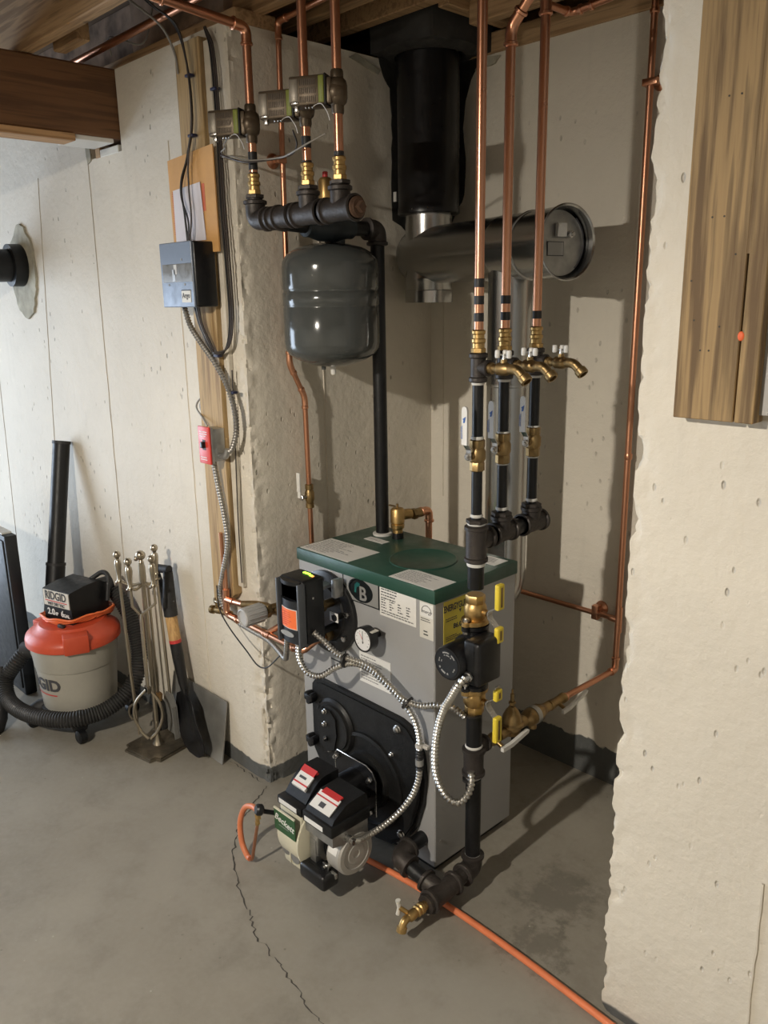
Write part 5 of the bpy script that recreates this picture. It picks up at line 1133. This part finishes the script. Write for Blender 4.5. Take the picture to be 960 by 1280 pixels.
# spade with D-handle
t = thing('spade', 'short black spade with wooden shaft and open handle against the wall', 'spade', (-.40, -.05, 0))
top = V(-.535, -.040, .655); bot = V(-.385, -.055, .20)
def sp(k): return top+(bot-top)*k
part('grip', MB().tube([(-.585, -.055, .660), (-.500, -.040, .668)], .0155, 16), 'rubber', t)
part('handle_fork', MB().tube(fillet([(-.575, -.055, .655), (-.560, -.052, .60), tuple(sp(.22))], .03, 5), [.014]*20, 14).tube(fillet([(-.508, -.040, .655), (-.505, -.042, .58), tuple(sp(.30))], .03, 5), .018, 14), 'rubber', t) if 0 else None
part('handle_fork', MB().tube([(-.578, -.054, .655), (-.548, -.050, .585), (-.515, -.050, .53), (-.500, -.050, .50)], [.013, .015, .020, .022], 14).tube([(-.508, -.041, .66), (-.506, -.044, .60), (-.502, -.049, .54), (-.496, -.050, .495)], [.017, .021, .0245, .025], 14), 'rubber', t)
part('shaft', MB().tube([(-.499, -.050, .505), (-.478, -.052, .405)], .0215, 18), 'handle_wood', t)
part('red_band', MB().tube([(-.4785, -.052, .408), (-.4765, -.052, .396)], .0222, 18), 'label_red', t)
part('socket', MB().tube([(-.477, -.052, .398), (-.462, -.053, .33), (-.440, -.055, .25), (-.425, -.056, .21)], [.0215, .021, .017, .011], 16), 'gloss_black', t)
bl_ = MB(); rows = []
for i in range(9):
    k = i/8; c = V(-.432+.125*k, -.060-.022*math.sin(k*2.6), .225-.215*k); wdt = .040+.040*min(1, k*4) if k < .8 else .080-.055*((k-.8)/.2)**1.6
    for j in range(7):
        a = (j-3)/3; rows.append(c+V(a*wdt*.78, -.012*a*a-.0*a, a*wdt*.45))
m_ = len(rows); fs = [[i*7+j, i*7+j+1, (i+1)*7+j+1, (i+1)*7+j] for i in range(8) for j in range(6)]
bl_.add(rows+[q+V(.001, .003, .001) for q in rows], fs+[[x+m_ for x in reversed(q)] for q in fs]+[[j, j+m_, j+1+m_, j+1] for j in range(6)]+[[56+j, 57+j, 57+j+m_, 56+j+m_] for j in range(6)]+[[i*7, i*7+7, i*7+7+m_, i*7+m_] for i in range(8)]+[[i*7+6, i*7+6+m_, i*7+13+m_, i*7+13] for i in range(8)])
part('blade', bl_, 'gloss_black', t, ang=60)
# companion set
FXc, FYc = -.505, -.142
t = thing('tool_stand', 'antique brass fireplace tool stand with a notched base plate', 'tool stand', (FXc, FYc, 0))
a_ = .098; n_ = .028
plate = [(-a_+n_, -a_), (a_-n_, -a_), (a_-n_*.8, -a_+n_*.8), (a_, -a_+n_), (a_, a_-n_), (a_-n_*.8, a_-n_*.8), (a_-n_, a_), (-a_+n_, a_), (-a_+n_*.8, a_-n_*.8), (-a_, a_-n_), (-a_, -a_+n_), (-a_+n_*.8, -a_+n_*.8)]
rot = Matrix.Rotation(.18, 4, 'Z')
bp_ = MB().prism(plate, (0, 0, 0), X, Y, (0, 0, .008)).prism([(x*.93, y*.93) for x, y in plate], (0, 0, .008), X, Y, (0, 0, .004)).xf(Matrix.Translation((FXc, FYc, 0)) @ rot)
part('base_plate', bp_, 'pewter_dark', t)
part('pole', MB().lathe([(.022, .010), (.012, .03), (.008, .05), (.0085, .09), (.0085, .63), (.010, .635), (.0125, .66), (.0125, .70), (.009, .715), (.010, .72), (.006, .728)], (FXc, FYc, 0), Z, 18), 'pewter', t)
part('finial', MB().ball((FXc, FYc, .745), .0175, 18).ball((FXc-.012, FYc-.012, .733), .009, 12), 'pewter', t)
HK = [(-.590, -.188), (-.485, -.200), (-.455, -.128), (-.520, -.080)]
for x, y in HK: part('hook_arm', MB().tube(spline([(FXc, FYc, .645), ((FXc+x)/2, (FYc+y)/2, .630), (x*.97+FXc*.03, y*.97+FYc*.03, .640)], 6), .0055, 10).lathe([(.013, -.003), (.015, 0), (.013, .003)], (x, y, .640), Z, 14), 'pewter', t)
def handle(par, x, y, z=.640):
    part('handle', MB().lathe([(.005, 0), (.010, .004), (.007, .010), (.0095, .04), (.0125, .065), (.0105, .078), (.006, .083), (.0075, .087)], (x, y, z), Z, 18), 'pewter', par); part('knob', MB().ball((x, y, z+.100), .0135, 16), 'pewter', par)
def tool(name, label, x, y): return thing(name, label, 'fireplace tool', (x, y, .05))
x, y = HK[0]; t = tool('fire_poker', 'antique brass poker hanging on the side of the stand nearest the vacuum', x, y); handle(t, x, y); part('shaft', MB().tube([(x, y, .645), (x+.003, y+.004, .30), (x+.006, y+.008, .12), (x+.008, y+.010, .03)], [.0058, .0058, .006, .002], 10), 'pewter', t); part('hook', MB().tube(spline([(x+.006, y+.008, .16), (x-.016, y-.004, .14), (x-.020, y-.006, .11), (x-.010, y+.0, .09)], 5), [.005]*10+[.004]*6, 10), 'pewter_dark', t)
xa, ya = HK[1]; xb, yb = HK[2]
t = thing('fire_tongs', 'brass fireplace tongs with two knob handles and curved jaws', 'fireplace tool', (-.49, -.19, .05))
for (x, y), sgn in ((HK[1], -1), (HK[2], 1)):
    handle(t, x, y)
    c = V(-.488, -.170, .515)
    part('arm', MB().tube([(x, y, .642), (x, y, .575), tuple(c+V(.004*sgn, 0, .02)), tuple(c+V(.004*sgn, 0, 0)), (-.486+.004*sgn, -.172, .24)], .0052, 10), 'pewter', t)
    part('jaw', MB().tube(spline([(-.486+.003*sgn, -.172+.003*sgn, .25), (-.486+.028*sgn, -.178+.028*sgn, .205), (-.486+.037*sgn, -.180+.037*sgn, .15), (-.486+.024*sgn, -.182+.024*sgn, .09), (-.486+.003*sgn, -.184+.003*sgn, .055)], 6), .0055, 10), 'pewter', t)
part('pivot', MB().lathe([(.010, -.008), (.013, -.004), (.013, .004), (.010, .008)], (-.486, -.173, .25), V(0, 1, 0), 16).box(-.50, -.472, -.181, -.165, .235, .262, .004), 'pewter_dark', t)
x, y = HK[3]; t = tool('fire_shovel', 'antique brass fireplace shovel with a grey blade behind the tongs', x, y); handle(t, x, y, .655); part('shaft', MB().tube([(x, y, .66), (x+.035, y-.008, .20)], .0055, 10), 'pewter', t)
sb = MB().prism([(-.022, .21), (.022, .21), (.045, .17), (.052, .045), (-.052, .045), (-.045, .17)], (x+.012, y-.015, 0), X, Z, (0, .003, 0)).prism([(.045, .17), (.052, .045), (.049, .045), (.042, .17)], (x+.012, y-.018, 0), X, Z, (0, -.016, 0)).prism([(-.045, .17), (-.052, .045), (-.049, .045), (-.042, .17)], (x+.012, y-.018, 0), X, Z, (0, -.016, 0)); part('blade', sb.xf(Matrix.Translation((.03, .0, 0))), 'sheet_metal', t)
t = thing('fire_brush', 'fireplace brush with black bristles behind the tongs', 'fireplace tool', (FXc, FYc, .05)); x, y = FXc-.025, FYc+.03
part('shaft', MB().tube([(x, y, .62), (x, y, .19)], .005, 10), 'pewter', t); part('ferrule', MB().lathe([(.012, 0), (.016, .03), (.008, .04)], (x, y, .16), Z, 16), 'handle_wood', t); part('bristles', MB().lathe([(.026, 0), (.028, .05), (.022, .10), (.014, .112)], (x, y, .055), Z, 20), 'brush_hair', t)

# ------------------------------------------------------------------ shop vacuum
VX, VY = -.903, -.250
t = thing('shop_vacuum', 'grey and orange wet dry shop vacuum on casters', 'vacuum cleaner', (VX, VY, 0))
part('drum', MB().lathe([(.130, .085), (.136, .090), (.1505, .262), (.1525, .264), (.1535, .268), (.160, .345), (.166, .347), (.166, .372), (.150, .374)], (VX, VY, 0), Z, 56), 'vac_grey', t)
ld = part('lid', MB().lathe([(.170, .352), (.175, .356), (.175, .376), (.171, .388), (.150, .404), (.132, .412), (.120, .428), (0, .428)], (VX, VY, 0), Z, 56), 'vac_orange', t)
Rl = Matrix.Translation((VX, VY, 0))
part('latch', MB().box(.085, .180, -.045, .045, .350, .420, .006).xf(Rl @ Matrix.Rotation(-.35, 4, 'Z')), 'vac_orange', ld)
part('rim_lug', MB().box(-.185, -.11, -.03, .03, .362, .405, .006).xf(Rl @ Matrix.Rotation(.35, 4, 'Z')), 'vac_orange', ld)
Rz = Matrix.Translation((-.936, -.212, 0)) @ Matrix.Rotation(.27, 4, 'Z')
HS = Matrix.Diagonal((.80, .92, 1, 1))
vx = lambda mb: mb.xf(Rz @ HS)
mh = part('motor_head', vx(MB().prism([(-.096, .415), (.100, .415), (.098, .548), (-.094, .548)], (0, .095, 0), X, Z, (0, -.190, 0)).box(-.100, .104, -.098, .10, .412, .432, .003)), 'plastic_black', t)
part('head_slope', vx(MB().prism([(-.095, .545), (-.093, .552), (-.02, .562), (.06, .564), (.095, .545)], (-.094, 0, 0), Y, Z, (.192, 0, 0))), 'plastic_black', mh)
fu_ = (Rz.to_3x3() @ X); fo = lambda x, y, z: Rz @ HS @ V(x, y, z)
lb = part('badge', vx(MB().box(-.088, .092, -.0985, -.090, .487, .549, .001, 1)), 'label_cream', t)
part('lettering', textmesh('RIDGID', .045, fo(.001, -.0990, .529), fu_, Z, .0008, bold=.0011, sx=.80), 'print_dark', lb); part('red_line', vx(MB().box(-.075, .078, -.0993, -.098, .5065, .5100)), 'label_red', lb)
part('lettering', textmesh('WET DRY VAC', .017, fo(.001, -.0990, .4965), fu_, Z, .0008, bold=.0006, sx=.85), 'print_dark', lb)
part('lettering', textmesh('2.0', .034, fo(-.045, -.0955, .462), fu_, Z, .0016, bold=.0009), 'label_white', mh); part('lettering', textmesh('HP', .018, fo(-.010, -.0955, .457), fu_, Z, .0016, bold=.0005), 'label_white', mh)
part('lettering', textmesh('6', .034, fo(.035, -.0955, .462), fu_, Z, .0016, bold=.0009), 'label_white', mh); part('lettering', textmesh('GAL', .018, fo(.064, -.0955, .457), fu_, Z, .0016, bold=.0005), 'label_white', mh)
part('carry_handle', vx(MB().tube(fillet([(.03, .06, .555), (.07, .10, .585), (.115, .10, .575), (.128, .07, .48)], .03, 6), .010, 12)), 'rubber', mh)
part('exhaust_port', vx(MB().tube([(.03, .06, .505), (.06, .15, .515)], [.045, .040], 20)), 'rubber', mh)
P = []
for k in range(200):
    a = 2*PI*k/50; sq = 1/max(abs(math.cos(a)), abs(math.sin(a)))**.4; rr = .119+.004*(k//50)+.004*math.sin(k*.37)
    P.append(Rz @ V(rr*.90*sq*math.cos(a), rr*.97*sq*math.sin(a), .428+.010*math.sin(a+2.2)+.006*(k//50)+.003*math.sin(k*.9)))
part('power_cord', MB().tube(P, .0042, 8), 'cord_orange', t, 'orange power cord wrapped round the head'); part('plug', vx(MB().box(.055, .095, -.142, -.128, .424, .440, .004)), 'rubber', t)
def drum_text(txt, size, ang, z, m, bold=.0):
    tm = textmesh(txt, size, (0, 0, z), X, Z, .001, bold=bold)
    for q in tm.v:
        rr = .1505-(.262-q.z)*(.0145/.172)-q.y+.0010; a = ang+q.x/.143; q.x, q.y = VX+rr*math.cos(a), VY+rr*math.sin(a)
    return part('lettering', tm, m, t)
aT = -1.62
drum_text('RIDGID', .066, aT, .212, 'print_dark', .0022)
ul = MB()
for k in range(24):
    a0 = aT-.62+k*.052
    ul.add([(VX+(.1505-(.262-z)*(.0145/.172)+.0012)*math.cos(a), VY+(.1505-(.262-z)*(.0145/.172)+.0012)*math.sin(a), z) for a, z in ((a0, .170), (a0+.053, .170), (a0+.053, .175), (a0, .175))], [[0, 1, 2, 3]])
part('underline', ul, 'label_red', t)
ai = -2.52
ip = V(VX+.152*math.cos(ai), VY+.152*math.sin(ai), .292); idr = V(math.cos(ai), math.sin(ai), -.12).normalized()
part('inlet', MB().lathe([(.046, -.03), (.044, .012), (.036, .02)], ip, idr, 24), 'vac_grey', t)
for k, a in enumerate((-.47, -2.07, 1.07, 2.64)):
    c = V(VX+.185*math.cos(a), VY+.185*math.sin(a), 0)
    ft = part('caster_foot', MB().tube([(VX+.10*math.cos(a), VY+.10*math.sin(a), .090), (VX+.15*math.cos(a), VY+.15*math.sin(a), .080), (c.x, c.y, .060)], [.026, .030, .028], 14), 'rubber', t)
    ax_ = V(-math.sin(a+.5), math.cos(a+.5), 0)
    part('caster_wheel', MB().lathe([(.020, -.016), (.026, -.012), (.026, .012), (.020, .016)], (c.x+.004, c.y, .026), ax_, 20), 'plastic_black', ft)
part('base_ring', MB().lathe([(.138, .066), (.146, .070), (.146, .096), (.137, .100)], (VX, VY, 0), Z, 40), 'rubber', t)
hp = spline([ip+idr*.0, ip+idr*.05, (-1.085, -.410, .245), (-1.105, -.455, .180), (-1.055, -.475, .120), (-.955, -.465, .100), (-.84, -.425, .098), (-.748, -.350, .098), (-.705, -.245, .112), (-.690, -.150, .165), (-.712, -.088, .245), (-.765, -.060, .335), (-.815, -.060, .415), (-.86, -.068, .47), (-.895, -.075, .50)], 14)
solo('vacuum_hose', corrugated(hp, .0290, .0105, .0022, 16), 'hose_black', 'ribbed black vacuum hose curling round the shop vacuum', 'hose')
solo('hose_cuff', MB().tube([ip+idr*.012, ip+idr*.075], [.0345, .0325], 20), 'rubber', 'smooth black hose cuff plugged into the vacuum inlet', 'hose cuff')
# wand leaning on the wall behind it
t = thing('vacuum_wand', 'black vacuum extension wand leaning upright against the left wall', 'wand', (-1.235, -.21, 0))
w0, w1 = V(-1.215, -.255, .02), V(-1.315, -.042, 1.045)
f_ = lambda k: w0+(w1-w0)*k
part('tube', MB().tube([f_(0), f_(.50), f_(.52), f_(1)], [.0385, .0385, .0345, .0345], 24), 'plastic_black', t)
part('rim', MB().tube([f_(.99), f_(1.002)], .0375, 24), 'rubber', t); part('collar', MB().tube([f_(.505), f_(.515)], .0405, 24), 'rubber', t)
# floor nozzle pieces and the black panel
t = thing('vacuum_nozzle', 'black vacuum attachment standing on the floor by the cabinet', 'vacuum attachment', (-1.05, -.52, 0))
part('tube', MB().tube([(-1.14, -.46, .22), (-1.10, -.49, .12), (-1.07, -.515, .045)], [.028, .030, .034], 18), 'rubber', t); part('mouth', MB().tube([(-1.07, -.515, .05), (-1.05, -.535, .022), (-1.02, -.56, .02)], [.036, .034, .022], 16, True), 'rubber', t)
solo('vacuum_nozzle', MB().prism([(-1.20, -.16), (-1.10, -.24), (-1.07, -.20), (-1.15, -.11)], (0, 0, 0), X, Y, (0, 0, .045)).tube([(-1.13, -.18, .03), (-1.16, -.14, .11)], .025, 14), 'rubber', 'small black nozzle on the floor behind the shop vacuum', 'vacuum attachment')
t = thing('black_panel', 'black slab-like cabinet standing between wall and shop vacuum', 'cabinet', (-1.6, -.31, 0))
part('body', MB().box(-1.95, -1.275, -.335, -.285, 0, .700, .006, 2), 'panel_black', t)
part('front_door', MB().box(-1.93, -1.290, -.341, -.330, .03, .680, .004, 2), 'plastic_black', t)
part('top_strip', MB().box(-1.95, -1.315, -.330, -.290, .700, .706), 'label_grey', t)
